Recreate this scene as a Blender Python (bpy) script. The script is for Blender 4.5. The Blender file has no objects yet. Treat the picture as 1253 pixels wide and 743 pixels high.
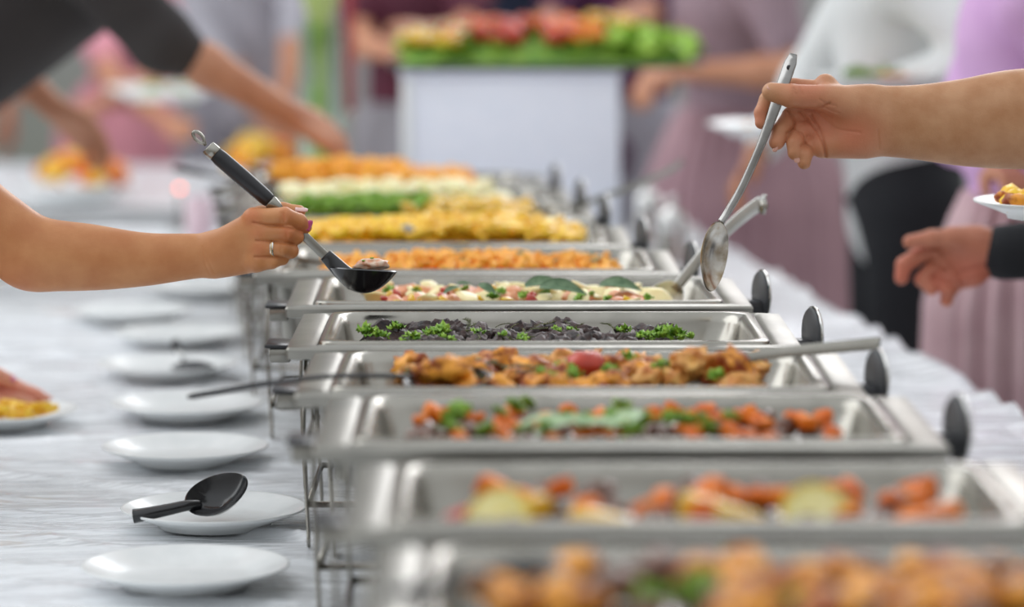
import bpy, math, random
import numpy as np
from mathutils import Vector, Matrix, noise
random.seed(7); np.random.seed(7)
PI = math.pi
scn = bpy.context.scene
COL = scn.collection

# ---------------------------------------------------------------- camera
FPX = 4100.0
TH = math.atan(471.5 / FPX)
CAMZ = 1.505
cd = bpy.data.cameras.new('camera'); cam = bpy.data.objects.new('camera', cd); COL.objects.link(cam)
cam.location = (0, 0, CAMZ); cam.rotation_euler = (PI/2 - TH, 0, 0)
cd.sensor_width = 36; cd.lens = FPX / 1253 * 36
cd.clip_start = .05; cd.clip_end = 200
cd.dof.use_dof = True; cd.dof.focus_distance = 4.2; cd.dof.aperture_fstop = 2.15
scn.camera = cam
# ---------------------------------------------------------------- world
w = bpy.data.worlds.new('overcast'); scn.world = w; w.use_nodes = True
nt = w.node_tree; bg = nt.nodes['Background']
tc = nt.nodes.new('ShaderNodeTexCoord'); sp = nt.nodes.new('ShaderNodeSeparateXYZ'); cr = nt.nodes.new('ShaderNodeValToRGB')
nt.links.new(tc.outputs['Generated'], sp.inputs[0]); nt.links.new(sp.outputs['Z'], cr.inputs[0]); nt.links.new(cr.outputs[0], bg.inputs[0])
cr.color_ramp.elements[0].position = 0.0; cr.color_ramp.elements[0].color = (.38, .375, .36, 1)
cr.color_ramp.elements[1].position = .75; cr.color_ramp.elements[1].color = (.93, .97, 1.0, 1)
bg.inputs[1].default_value = .85
# ---------------------------------------------------------------- lights
def area(name, loc, target, size, power, color=(1, 1, 1)):
    l = bpy.data.lights.new(name, 'AREA'); l.shape = 'RECTANGLE'; l.size = size[0]; l.size_y = size[1]; l.energy = power; l.color = color
    o = bpy.data.objects.new(name, l); COL.objects.link(o); o.location = loc
    o.rotation_euler = (Vector(target) - Vector(loc)).to_track_quat('-Z', 'Y').to_euler()
area('daylight_left', (-4.5, 6.5, 4.2), (0, 5, .9), (6.5, 6.5), 210, (.95, .98, 1))
area('daylight_back', (2.5, 12.5, 4.5), (0, 6, .9), (5, 3), 190, (.98, .98, 1))
scn.view_settings.view_transform = 'Standard'; scn.view_settings.look = 'None'
scn.view_settings.exposure = 0.24; scn.view_settings.gamma = 1; scn.view_settings.use_curve_mapping = False

# ---------------------------------------------------------------- helpers
def P(px, py, Y):
    a = (px - 626.5) / FPX; b = -(py - 371.5) / FPX
    dy = math.cos(TH) + b*math.sin(TH); dz = -math.sin(TH) + b*math.cos(TH)
    t = Y / dy
    return Vector((a*t, Y, CAMZ + dz*t))
def PZ(px, py, z):
    a = (px - 626.5) / FPX; b = -(py - 371.5) / FPX
    dy = math.cos(TH) + b*math.sin(TH); dz = -math.sin(TH) + b*math.cos(TH)
    t = (z - CAMZ) / dz
    return Vector((a*t, dy*t, z))
def lin(h):
    h = h.lstrip('#'); c = [int(h[i:i+2], 16)/255 for i in (0, 2, 4)]
    return tuple((x/12.92 if x <= .04045 else ((x+.055)/1.055)**2.4) for x in c)
MATS = {}
def mat(name, c1, c2=None, scale=30, rough=.5, metal=0, sss=0, bump=0, bscale=200, coat=0, trans=0, spec=.5, emit=0, attr=False, stretch=None, contrast=.3):
    if name in MATS: return MATS[name]
    m = bpy.data.materials.new(name); m.use_nodes = True; n = m.node_tree; b = n.nodes['Principled BSDF']
    c1 = lin(c1) if isinstance(c1, str) else c1
    c2 = c1 if c2 is None else (lin(c2) if isinstance(c2, str) else c2)
    t = n.nodes.new('ShaderNodeTexCoord'); mp = n.nodes.new('ShaderNodeMapping'); n.links.new(t.outputs['Object'], mp.inputs[0])
    if stretch: mp.inputs['Scale'].default_value = stretch
    nz = n.nodes.new('ShaderNodeTexNoise'); nz.inputs['Scale'].default_value = scale; nz.inputs['Detail'].default_value = 4
    oi = n.nodes.new('ShaderNodeObjectInfo'); va = n.nodes.new('ShaderNodeVectorMath'); va.operation = 'MULTIPLY_ADD'
    n.links.new(oi.outputs['Random'], va.inputs[0]); va.inputs[1].default_value = (7, 7, 7); n.links.new(mp.outputs[0], va.inputs[2])
    n.links.new(va.outputs[0], nz.inputs['Vector'])
    r = n.nodes.new('ShaderNodeValToRGB'); n.links.new(nz.outputs['Fac'], r.inputs[0])
    r.color_ramp.elements[0].position = .5-contrast/2; r.color_ramp.elements[0].color = (*c1, 1)
    r.color_ramp.elements[1].position = .5+contrast/2; r.color_ramp.elements[1].color = (*c2, 1)
    out = r.outputs[0]
    if attr:
        at = n.nodes.new('ShaderNodeAttribute'); at.attribute_name = 'red'
        mx = n.nodes.new('ShaderNodeMix'); mx.data_type = 'RGBA'; n.links.new(at.outputs['Fac'], mx.inputs['Factor'])
        n.links.new(out, mx.inputs[6]); mx.inputs[7].default_value = (c1[0]*1.05, c1[1]*.62, c1[2]*.66, 1); out = mx.outputs[2]
    n.links.new(out, b.inputs['Base Color'])
    b.inputs['Roughness'].default_value = rough; b.inputs['Metallic'].default_value = metal
    b.inputs['Specular IOR Level'].default_value = spec; b.inputs['Coat Weight'].default_value = coat; b.inputs['Coat Roughness'].default_value = .08
    if sss: b.inputs['Subsurface Weight'].default_value = sss; b.inputs['Subsurface Scale'].default_value = .01; b.inputs['Subsurface Radius'].default_value = (1, .4, .25)
    if trans: b.inputs['Transmission Weight'].default_value = trans
    if emit: b.inputs['Emission Color'].default_value = (*c1, 1); b.inputs['Emission Strength'].default_value = emit
    if bump:
        n2 = n.nodes.new('ShaderNodeTexNoise'); n2.inputs['Scale'].default_value = bscale; n2.inputs['Detail'].default_value = 3; n.links.new(mp.outputs[0], n2.inputs['Vector'])
        bp = n.nodes.new('ShaderNodeBump'); bp.inputs['Strength'].default_value = bump; bp.inputs['Distance'].default_value = .002
        n.links.new(n2.outputs['Fac'], bp.inputs['Height']); n.links.new(bp.outputs[0], b.inputs['Normal'])
    MATS[name] = m; return m

def empty(name, loc, label=None, cat=None, group=None):
    o = bpy.data.objects.new(name, None); COL.objects.link(o); o.location = loc; o.empty_display_size = .05
    tag(o, label, cat, group); return o
def tag(o, label=None, cat=None, group=None, kind=None):
    if label: o['label'] = label
    if cat: o['category'] = cat
    if group: o['group'] = group
    if kind: o['kind'] = kind
    return o
def mesh(name, v, f, m, smooth=True):
    me = bpy.data.meshes.new(name)
    if isinstance(v, np.ndarray): v = v.tolist()
    if isinstance(f, np.ndarray): f = f.tolist()
    me.from_pydata([tuple(x) for x in v], [], f); me.update()
    if smooth: me.polygons.foreach_set('use_smooth', [True]*len(me.polygons))
    if m: me.materials.append(m)
    return me
def wpos(o):
    p = Vector((0, 0, 0))
    while o: p += o.location; o = o.parent
    return p
def obj(name, v, f, m, parent=None, loc=None, smooth=True):
    """v in WORLD coordinates; the object's origin is put at loc (or at the parent's origin)"""
    base = wpos(parent) if parent else Vector((0, 0, 0))
    l = Vector(loc) if loc is not None else base
    if isinstance(v, np.ndarray): vv = v - np.array(l)
    else: vv = [Vector(x) - l for x in v]
    o = bpy.data.objects.new(name, mesh(name, vv, f, m, smooth)); COL.objects.link(o)
    if parent: o.parent = parent
    o.location = l - base
    return o
class MB:
    def __init__(s): s.v = []; s.f = []
    def add(s, v, f):
        k = len(s.v); s.v += [Vector(x) for x in v]; s.f += [[i+k for i in q] for q in f]; return s
    def box(s, c, size, rz=0, bev=0):
        x, y, z = [a/2 for a in size]; R = Matrix.Rotation(rz, 3, 'Z'); c = Vector(c)
        if not bev:
            v = [c+R@Vector((i*x, j*y, k*z)) for i in (-1, 1) for j in (-1, 1) for k in (-1, 1)]
            f = [(0, 1, 3, 2), (4, 6, 7, 5), (0, 4, 5, 1), (2, 3, 7, 6), (0, 2, 6, 4), (1, 5, 7, 3)]
            return s.add(v, f)
        rings = []
        for (zz, ins) in ((-z, bev), (-z+bev, 0), (z-bev, 0), (z, bev)):
            rings.append([c+R@Vector((px, py, zz)) for px, py in rrect(2*(x-ins), 2*(y-ins), max(bev, .0005), 3)])
        return s.loft(rings, cap0=True, cap1=True)
    def loft(s, rings, cap0=False, cap1=False, closed=True):
        n = len(rings[0]); v = [p for r in rings for p in r]; f = []
        for i in range(len(rings)-1):
            for j in range(n if closed else n-1):
                a = i*n+j; b = i*n+(j+1) % n; f.append((a, b, b+n, a+n))
        if cap0: f.append(tuple(range(n-1, -1, -1)))
        if cap1: f.append(tuple(range((len(rings)-1)*n, len(rings)*n)))
        return s.add(v, f)
    def tube(s, pts, rad, n=10, cap=True, flat=1.0, up=None):
        pts = [Vector(p) for p in pts]; N = len(pts)
        if not hasattr(rad, '__len__'): rad = [rad]*N
        rings = []; u = Vector(up) if up else None
        for i, p in enumerate(pts):
            t = (pts[min(i+1, N-1)] - pts[max(i-1, 0)]).normalized()
            if u is None: u = t.orthogonal()
            a = (u - t*u.dot(t)).normalized(); b = t.cross(a); u = a
            rings.append([p + a*math.cos(2*PI*k/n)*rad[i]*flat + b*math.sin(2*PI*k/n)*rad[i] for k in range(n)])
        return s.loft(rings, cap, cap)
    def strap(s, pts, wd, th, side):
        """flat bar: wd along side vector, th thick"""
        pts = [Vector(p) for p in pts]; N = len(pts); rings = []
        if not hasattr(wd, '__len__'): wd = [wd]*N
        for i, p in enumerate(pts):
            t = (pts[min(i+1, N-1)] - pts[max(i-1, 0)]).normalized(); sd = Vector(side); sd = (sd - t*sd.dot(t)).normalized(); nn = t.cross(sd)
            q = []
            for (a, b) in ((-1, -.5), (-.8, -1), (.8, -1), (1, -.5), (1, .5), (.8, 1), (-.8, 1), (-1, .5)):
                q.append(p + sd*a*wd[i]/2 + nn*b*th/2)
            rings.append(q)
        return s.loft(rings, True, True)
    def lathe(s, prof, c=(0, 0, 0), n=40, R=None, cap=True):
        c = Vector(c); rings = []
        for r, z in prof:
            ring = [Vector((max(r, 1e-4)*math.cos(2*PI*k/n), max(r, 1e-4)*math.sin(2*PI*k/n), z)) for k in range(n)]
            rings.append([c + (R@q if R else q) for q in ring])
        return s.loft(rings, True, True) if cap else s.loft(rings+[rings[0]])
    def build(s, name, m, parent=None, loc=None, smooth=True): return obj(name, s.v, s.f, m, parent, loc, smooth)
    def data(s, name, m, smooth=True): return mesh(name, s.v, s.f, m, smooth)
def rrect(w_, h_, r, n=5):
    out = []
    for cx, cy, a0 in ((w_/2-r, h_/2-r, 0), (-w_/2+r, h_/2-r, 90), (-w_/2+r, -h_/2+r, 180), (w_/2-r, -h_/2+r, 270)):
        for i in range(n+1):
            a = math.radians(a0+90*i/n); out.append((cx+r*math.cos(a), cy+r*math.sin(a)))
    return out
def spline(pts, n=6):
    pts = [Vector(p) for p in pts]; out = []
    q = [2*pts[0]-pts[1]] + pts + [2*pts[-1]-pts[-2]]
    for i in range(1, len(q)-2):
        for k in range(n):
            t = k/n; a, b, c, d = q[i-1], q[i], q[i+1], q[i+2]
            out.append(.5*((2*b)+(c-a)*t+(2*a-5*b+4*c-d)*t*t+(3*b-a-3*c+d)*t**3))
    out.append(pts[-1]); return out
def autosmooth(o, ang=35):
    me = o.data
    me.polygons.foreach_set('use_smooth', [True]*len(me.polygons))
    me.set_sharp_from_angle(angle=math.radians(ang))

# ---- signed-distance modelling for skin and clothes (surface nets)
def V(a): return np.array(a, dtype=np.float32)
def cone(a, b, ra, rb, k=.01, flat=None, ff=1.0, sub=False): return dict(t='c', a=V(a), b=V(b), ra=ra, rb=rb, k=k, flat=None if flat is None else V(flat), ff=ff, sub=sub)
def ell(c, r, R=None, k=.01, sub=False): return dict(t='e', c=V(c), r=V(r), R=None if R is None else np.array(R, dtype=np.float32), k=k, sub=sub)
def sdf_mesh(prims, res, clip=None):
    lo = np.array([1e9]*3); hi = -lo
    bb = []
    for p in prims:
        if p['t'] == 'c':
            r = max(p['ra'], p['rb']); l = np.minimum(p['a'], p['b'])-r; h = np.maximum(p['a'], p['b'])+r
        else:
            r = max(p['r']); l = p['c']-r; h = p['c']+r
        m_ = p['k']+2*res; bb.append((l-m_, h+m_))
        if not p['sub']: lo = np.minimum(lo, l); hi = np.maximum(hi, h)
    lo -= 3*res; hi += 3*res
    n = np.ceil((hi-lo)/res).astype(int)+1
    ax = [(lo[i]+res*np.arange(n[i])).astype(np.float32) for i in range(3)]
    vol = np.full(n, 1.0, dtype=np.float32)
    for p, (l, h) in zip(prims, bb):
        i0 = np.maximum(np.floor((l-lo)/res).astype(int), 0); i1 = np.minimum(np.ceil((h-lo)/res).astype(int)+1, n)
        if (i1 <= i0).any(): continue
        sl = tuple(slice(a, b) for a, b in zip(i0, i1))
        X = ax[0][sl[0]][:, None, None]; Y = ax[1][sl[1]][None, :, None]; Z = ax[2][sl[2]][None, None, :]
        if p['t'] == 'c':
            a, b = p['a'], p['b']; d = b-a; L = float(d@d)+1e-12
            x, y, z = X-a[0], Y-a[1], Z-a[2]
            t = np.clip((x*d[0]+y*d[1]+z*d[2])/L, 0, 1)
            x = x-t*d[0]; y = y-t*d[1]; z = z-t*d[2]
            q = x*x+y*y+z*z
            if p['flat'] is not None:
                f = p['flat']; s = x*f[0]+y*f[1]+z*f[2]; q = q+s*s*(p['ff']**2-1)
            dd = np.sqrt(q)-(p['ra']+t*(p['rb']-p['ra']))
        else:
            x, y, z = X-p['c'][0]+0*Y+0*Z, Y-p['c'][1]+0*X+0*Z, Z-p['c'][2]+0*X+0*Y
            if p['R'] is not None:
                R = p['R']; x, y, z = (R[0, 0]*x+R[1, 0]*y+R[2, 0]*z, R[0, 1]*x+R[1, 1]*y+R[2, 1]*z, R[0, 2]*x+R[1, 2]*y+R[2, 2]*z)
            r = p['r']; k0 = np.sqrt((x/r[0])**2+(y/r[1])**2+(z/r[2])**2); k1 = np.sqrt((x/r[0]**2)**2+(y/r[1]**2)**2+(z/r[2]**2)**2)+1e-9
            dd = k0*(k0-1)/k1
        o = vol[sl]; k = p['k']
        if p['sub']:
            h = np.maximum(k-np.abs(o+dd), 0)/k; vol[sl] = np.maximum(o, -dd)+h*h*k/4
        else:
            h = np.maximum(k-np.abs(o-dd), 0)/k; vol[sl] = np.minimum(o, dd)-h*h*k/4
    if clip: 
        for (pt, nn) in clip:   # keep the half space where (x-pt).nn > 0
            dd = -((ax[0][:, None, None]-pt[0])*nn[0]+(ax[1][None, :, None]-pt[1])*nn[1]+(ax[2][None, None, :]-pt[2])*nn[2]); vol = np.maximum(vol, dd)
    ins = vol < 0
    c = np.zeros(np.array(vol.shape)-1, dtype=np.int8)
    for i in (0, 1):
        for j in (0, 1):
            for k in (0, 1): c += ins[i:ins.shape[0]-1+i, j:ins.shape[1]-1+j, k:ins.shape[2]-1+k]
    act = np.argwhere((c > 0) & (c < 8)); idx = -np.ones(c.shape, dtype=np.int32); idx[tuple(act.T)] = np.arange(len(act))
    S = np.zeros((len(act), 3)); W = np.zeros(len(act))
    cor = [(i, j, k) for i in (0, 1) for j in (0, 1) for k in (0, 1)]
    for a in cor:
        for axn in range(3):
            if a[axn]: continue
            b = list(a); b[axn] = 1
            va = vol[tuple((act+a).T)]; vb = vol[tuple((act+b).T)]; m_ = (va < 0) != (vb < 0)
            t = np.where(m_, va/(va-vb+1e-20), 0)
            pt = np.array(a, dtype=float)[None, :]+t[:, None]*(np.array(b)-np.array(a))[None, :]
            S += pt*m_[:, None]; W += m_
    verts = lo+res*(act+S/W[:, None])
    F = []
    for axn in range(3):
        u, v = (axn+1) % 3, (axn+2) % 3
        s0 = [slice(None)]*3; s1 = [slice(None)]*3; s0[axn] = slice(0, -1); s1[axn] = slice(1, None)
        A = ins[tuple(s0)]; B = ins[tuple(s1)]
        e = np.argwhere(A != B); e = e[(e[:, u] > 0) & (e[:, v] > 0) & (e[:, u] < vol.shape[u]-1) & (e[:, v] < vol.shape[v]-1)]
        if not len(e): continue
        du = np.zeros(3, int); du[u] = 1; dv = np.zeros(3, int); dv[v] = 1
        q = [idx[tuple((e-x).T)] for x in (du+dv, dv, 0*du, du)]
        q = np.stack(q, 1); flip = ~A[tuple(e.T)]; q[flip] = q[flip][:, ::-1]; F.append(q)
    return verts, np.concatenate(F)
def redden(o, pts, rad=.02, amt=.8):
    me = o.data; n = len(me.vertices); co = np.zeros(n*3, dtype=np.float32); me.vertices.foreach_get('co', co); co = co.reshape(-1, 3)+np.array(wpos(o), dtype=np.float32)
    r = np.zeros(n, dtype=np.float32)
    for p in pts:
        rr = rad if len(p) == 3 else p[3]
        d = np.linalg.norm(co-V(p[:3]), axis=1); r = np.maximum(r, amt*np.exp(-(d/rr)**2))
    a = me.attributes.new('red', 'FLOAT', 'POINT'); a.data.foreach_set('value', r)

# ---------------------------------------------------------------- materials
STEEL = mat('stainless_steel', (.35, .335, .30), (.27, .26, .235), scale=14, rough=.30, metal=1, bump=.08, bscale=60)
STEELB = mat('bright_steel', (.40, .38, .34), (.32, .305, .27), scale=20, rough=.24, metal=1)
BLACKP = mat('black_plastic', '#1b1b1f', '#26262b', rough=.32)
NYLON = mat('black_nylon', '#17171a', '#222226', rough=.25, coat=.4)
DGREY = mat('dark_grey_disc', '#3c3d40', '#47484b', rough=.5)
CHROME = mat('polished_chrome', (.78, .77, .75), (.7, .69, .67), rough=.12, metal=1)
CHINA = mat('white_china', '#f1f3f3', '#e9ecec', rough=.32, coat=.25)
# ---------------------------------------------------------------- setting
def table_cloth_mat():
    m = mat('white_cloth_under_film', '#eceff2', '#e6e9ee', scale=3, rough=.45, coat=.8)
    n = m.node_tree; b = n.nodes['Principled BSDF']
    t = n.nodes.new('ShaderNodeTexCoord'); mp = n.nodes.new('ShaderNodeMapping'); n.links.new(t.outputs['Object'], mp.inputs[0])
    mp.inputs['Rotation'].default_value = (0, 0, .25); mp.inputs['Scale'].default_value = (1.2, 5, 1)
    z = n.nodes.new('ShaderNodeTexNoise'); z.inputs['Scale'].default_value = 2.6; z.inputs['Detail'].default_value = 3; z.inputs['Distortion'].default_value = 2.2
    n.links.new(mp.outputs[0], z.inputs['Vector'])
    bp = n.nodes.new('ShaderNodeBump'); bp.inputs['Strength'].default_value = .7; bp.inputs['Distance'].default_value = .03
    n.links.new(z.outputs['Fac'], bp.inputs['Height']); n.links.new(bp.outputs[0], b.inputs['Coat Normal'])
    bp2 = n.nodes.new('ShaderNodeBump'); bp2.inputs['Strength'].default_value = .25; bp2.inputs['Distance'].default_value = .01
    n.links.new(z.outputs['Fac'], bp2.inputs['Height']); n.links.new(bp2.outputs[0], b.inputs['Normal'])
    return m
CLOTH = table_cloth_mat()
fl = MB().box((0, 7, -.05), (16, 20, .1)).build('floor', mat('stone_floor', '#8f8c8a', '#a19d99', scale=2, rough=.7), smooth=False); tag(fl, kind='structure')
wb = MB().box((0, 14.1, 2), (16, .2, 4)).build('wall_back', mat('back_wall', '#a9a8ab', '#8f9488', scale=.8, rough=.8), smooth=False); tag(wb, kind='structure')

TZ = .75
EDGE = lambda Y: .775-.11*(Y-5.07)
LEDGE = lambda Y: -.90-.11*(Y-5.07)
def table(Y0, Y1, xl, xr, name_label, skew=-.11, ylab=None):
    root = empty('banquet_table', ((xl(Y0)+xr(Y0))/2, Y0, 0), name_label, 'table')
    mb = MB()
    a, b, c, d = Vector((xl(Y0)+.02, Y0+.02, .72)), Vector((xr(Y0)-.02, Y0+.02, .72)), Vector((xr(Y1)-.02, Y1-.02, .72)), Vector((xl(Y1)+.02, Y1-.02, .72))
    dn = Vector((0, 0, -.03))
    mb.add([a+dn, b+dn, c+dn, d+dn, a, b, c, d], [(3, 2, 1, 0), (4, 5, 6, 7), (0, 1, 5, 4), (1, 2, 6, 5), (2, 3, 7, 6), (3, 0, 4, 7)]).build('tabletop', mat('table_board', '#a58d6e', rough=.6), root, smooth=False)
    for (x, y) in ((a.x+.12, Y0+.15), (b.x-.12, Y0+.15), (c.x-.12, Y1-.15), (d.x+.12, Y1-.15)):
        MB().tube([(x, y, 0), (x, y, .69)], .02, 12).build('leg', STEEL, root)
    return root
def cloth(Y0, Y1, xl, xr, label, drop=.6, seed=1, ny=1000, nx=150):
    """top sheet plus a folded skirt hanging to near the floor; wrinkles are real relief"""
    rng = random.Random(seed); H = []; v = []; f = []
    NS = 10
    cols = nx+1+2*NS
    for j in range(ny+1):
        Y = Y0+(Y1-Y0)*j/ny
        for i in range(-NS, nx+1+NS):
            u = min(max(i/nx, 0), 1)
            x = xl(Y)+(xr(Y)-xl(Y))*u
            e = min(u, 1-u)*(xr(Y)-xl(Y))
            q = Vector((x*2.2+.3*Y, Y*7-1.5*x, seed)); z = TZ + .0022*noise.noise(q) + .0012*abs(noise.noise(q*2.7))
            r1 = abs(noise.noise(Vector((x*1.3+Y*.35, Y*4.5+x*1.1, seed+5)))); z += .0075*max(0, 1-r1*7)**1.5; r2 = abs(noise.noise(Vector((x*2.1-Y*.5, Y*9+x*1.5, seed+9)))); z += .0045*max(0, 1-r2*9)
            mk = .35 if u > .46 else 1.0; z = TZ+(z-TZ)*mk
            if e < .06: z += .0065*(1+math.sin(Y*24+3*math.sin(Y*7.3)))*(1-e/.06)
            z = max(z, TZ-.002)+.002
            out = 0
            if i < 0 or i > nx:
                k = (-i if i < 0 else i-nx)/NS; s = -1 if i < 0 else 1
                z = z-drop*k
                out = .012+.030*k*(1+.9*math.sin(Y*24+3*math.sin(Y*7.3)))+.01*min(1, k*6)
                x += s*out
            v.append(Vector((x, Y, z)))
    for j in range(ny):
        for i in range(cols-1):
            a = j*cols+i; f.append((a, a+1, a+1+cols, a+cols))
    # end skirts
    for (j, s) in ((0, -1), (ny, 1)):
        row = [j*cols+i for i in range(cols)]; prev = row
        for k in range(1, 7):
            cur = []
            for i, a in enumerate(row):
                p = v[a]; zz = max(p.z-drop*k/6, TZ-drop) if NS <= i <= nx+NS else p.z
                cur.append(len(v)); v.append(Vector((p.x, p.y+s*(.02+.02*(k/6)*math.sin(p.x*40)), zz)))
            for i in range(NS, nx+NS):
                q = (prev[i], prev[i+1], cur[i+1], cur[i]); f.append(q if s < 0 else q[::-1])
            prev = cur
    o = obj('tablecloth', v, f, CLOTH, loc=((xl(Y0)+xr(Y0))/2, Y0, TZ-drop)); tag(o, label, 'tablecloth')
    return o
table(1.9, 8.1, LEDGE, EDGE, 'long buffet table under the white cloth and the row of steel dishes')
cloth(1.9, 8.1, LEDGE, EDGE, 'white tablecloth under wrinkled clear film below the steel dishes and plates')
L2, R2 = (lambda Y: -2.2), (lambda Y: -.61)
table(8.75, 10.3, L2, R2, 'second white clothed table behind on the left with the orange food')
cloth(8.75, 10.3, L2, R2, 'white tablecloth of the rear table on the left under the orange food', seed=3, ny=60, nx=60)

# ---------------------------------------------------------------- chafing dishes
RZ = .995          # height of the dish rims
def make_chafer():
    r = empty('chafing_dish', (0, 0, 0))
    H = RZ-TZ
    R_ = lambda w_, h_, rd, z: [Vector((x, y, z)) for x, y in rrect(w_, h_, rd, 6)]
    fr = MB().loft([R_(.600, .330, .004, H-.018), R_(.613, .343, .004, H-.016), R_(.615, .345, .004, H-.005), R_(.611, .341, .004, H-.002), R_(.560, .325, .006, H), R_(.545, .318, .01, H-.004), R_(.545, .318, .01, H-.02)])
    o = fr.build('frame', STEEL, r); autosmooth(o, 30)
    wp = MB().loft([R_(.575, .325, .02, H-.014), R_(.575, .325, .02, H-.020), R_(.548, .31, .03, H-.024), R_(.54, .30, .04, H-.10), R_(.50, .27, .04, H-.115), R_(.1, .05, .02, H-.116)], cap1=True)
    wp.build('water_pan', STEEL, r)
    fp = MB().loft([R_(.540, .312, .022, H-.004), R_(.540, .312, .022, H+.001), R_(.534, .307, .02, H+.003), R_(.514, .290, .03, H+.003), R_(.506, .283, .035, H-.001), R_(.500, .278, .04, H-.010), R_(.485, .262, .045, H-.055), R_(.45, .23, .04, H-.062), R_(.1, .05, .02, H-.062)], cap1=True)
    fp.build('food_pan', STEELB, r)
    for sx in (-1, 1):
        for sy in (-1, 1):
            x, y = sx*.285, sy*.145
            MB().strap([(x, y, H-.02), (x+sx*.004, y, H*.55), (x-sx*.002, y+sy*.004, .012), (x-sx*.002, y+sy*.01, .004)], .022, .004, (0, 1, 0)).build('leg', STEELB, r)
    for sx in (-1, 1):
        MB().tube([(sx*.283, -.145, .05), (sx*.283, .145, .05)], .004, 8).build('stretcher', STEELB, r)
    for sy in (-1, 1):
        MB().tube([(-.283, sy*.145, .05), (.283, sy*.145, .05)], .004, 8).build('stretcher', STEELB, r)
    # corner clamps on the left side
    c_ = MB().box((-.320, -.06, H-.022), (.026, .06, .018), bev=.002).build('clamp', STEEL, r)
    MB().box((-.322, -.06, H-.011), (.032, .066, .004), bev=.001).build('clamp_plate', BLACKP, c_)
    # round disc handle on the right front corner
    hc = Vector((.325, -.08, H+.002)); R = Matrix.Rotation(PI/2, 3, 'Y'); R = Matrix.Rotation(math.radians(13), 3, 'Z') @ R
    d = MB().lathe([(0, -.003), (.031, -.003), (.033, -.001), (.033, .001), (.031, .003), (0, .003)], hc, 36, R).build('disc_handle', DGREY, r)
    MB().lathe([(.030, .0031), (.034, .0031), (.0345, .0005), (.0348, .004), (.030, .0045)], hc, 36, R, cap=False).build('rim', CHROME, d)
    MB().box((.315, -.08, H-.014), (.03, .035, .02), bev=.003).build('clamp', BLACKP, r)
    for sx in (-1, 1):
        b = MB().lathe([(0, 0.002), (.04, .002), (.042, .004), (.042, .05), (.038, .055), (.015, .055), (.015, .052), (0, .052)], (sx*.13, 0, 0), 24).build('burner', STEEL, r)
    return r
def copy_tree(o, parent=None):
    c = o.copy(); COL.objects.link(c); c.parent = parent
    for ch in list(o.children): copy_tree(ch, c)
    return c
PANS = [None]
spec_ = [(2.46, .185, 'nearest of all, blurred, with browned pieces and a black spoon'),
         (2.856, .146, 'second from the front, holding lemon slices and orange vegetables'),
         (3.25, .116, 'third from the front, holding stewed carrots and greens'),
         (3.62, .0755, 'with roasted golden chicken and a long black ladle'),
         (4.02, .039, 'with dark meat pieces and green parsley and a bare right end'),
         (4.45, .007, 'with creamy salmon pieces and sage leaves beneath the black ladle'),
         (4.86, -.066, 'with orange breaded pieces just behind the sage leaf dish'),
         (5.27, -.123, 'heaped with yellow fries and potatoes'),
         (5.73, -.17, 'with green herbs and yellow pieces behind the fries'),
         (6.06, -.206, 'with pale creamy food, second from the rear of the row'),
         (6.43, -.247, 'with golden nuggets, last and farthest of the row')]
proto = make_chafer()
for i, (yf, xc, lab) in enumerate(spec_):
    yf = (2.33, 2.745)[i] if i < 2 else yf*.981-.002; xc = (.20, .165)[i] if i < 2 else xc*.985
    o = proto if i == 0 else copy_tree(proto)
    o.location = (xc, yf+.1725, TZ+.006); o.rotation_euler.z = math.radians([0, .3, .4, -.2, .2, 1.0, .6, .3, 0, .5, 0][i])
    tag(o, 'stainless steel chafing dish '+lab, 'chafing dish', 'steel chafing dishes in a row on the table')
    PANS.append((xc, yf+.1725))
DZ = .006
# ---------------------------------------------------------------- food kit
def blob(seed, size=(1, 1, 1), amp=.25, freq=1.6, sub=2, flat=0):
    import bmesh
    bm = bmesh.new(); bmesh.ops.create_icosphere(bm, subdivisions=sub, radius=1)
    off = Vector((seed*3.7, seed*1.3, seed*7.1))
    for v in bm.verts:
        p = v.co.copy(); d = 1+amp*noise.noise(p*freq+off)+amp*.45*noise.noise(p*freq*2.6+off)
        v.co = Vector((p.x*size[0]*d, p.y*size[1]*d, p.z*size[2]*d))
    vv = [v.co.copy() for v in bm.verts]; ff = [[q.index for q in f.verts] for f in bm.faces]; bm.free(); return vv, ff
def blobs(name, m, n, size, amp=.3, freq=1.6, sub=2):
    out = []
    for i in range(n):
        v, f = blob(i*1.7+hash_(name), size, amp, freq, sub); out.append(mesh(name, v, f, m))
    return out
def hash_(s): return sum(ord(c)*(i+1) for i, c in enumerate(s)) % 97
def leaf(name, m, L, W, curl=.25, fold=.3, n=8, seed=0, wav=0):
    v = []; f = []
    for i in range(n+1):
        t = i/n; wd = W*math.sin(PI*min(1, t*.94+.06)**.8)*.5+.0004
        x = L*(t-.5); z0 = curl*L*(1-(2*t-1)**2)
        for j in range(-3, 4):
            s = j/3
            v.append(Vector((x, wd*s, z0+abs(s)*fold*wd+wav*math.sin(9*t+seed)*abs(s))))
    nn = len(v)
    for q in list(v): v.append(q+Vector((0, 0, -.0007)))
    for i in range(n):
        for j in range(6):
            a = i*7+j; f.append((a, a+7, a+8, a+1)); f.append((a+nn, a+1+nn, a+8+nn, a+7+nn))
    for i in range(n):
        for a in (i*7, i*7+6): f.append((a, a+nn, a+7+nn, a+7))
    return mesh(name, v, f, m)
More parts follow.
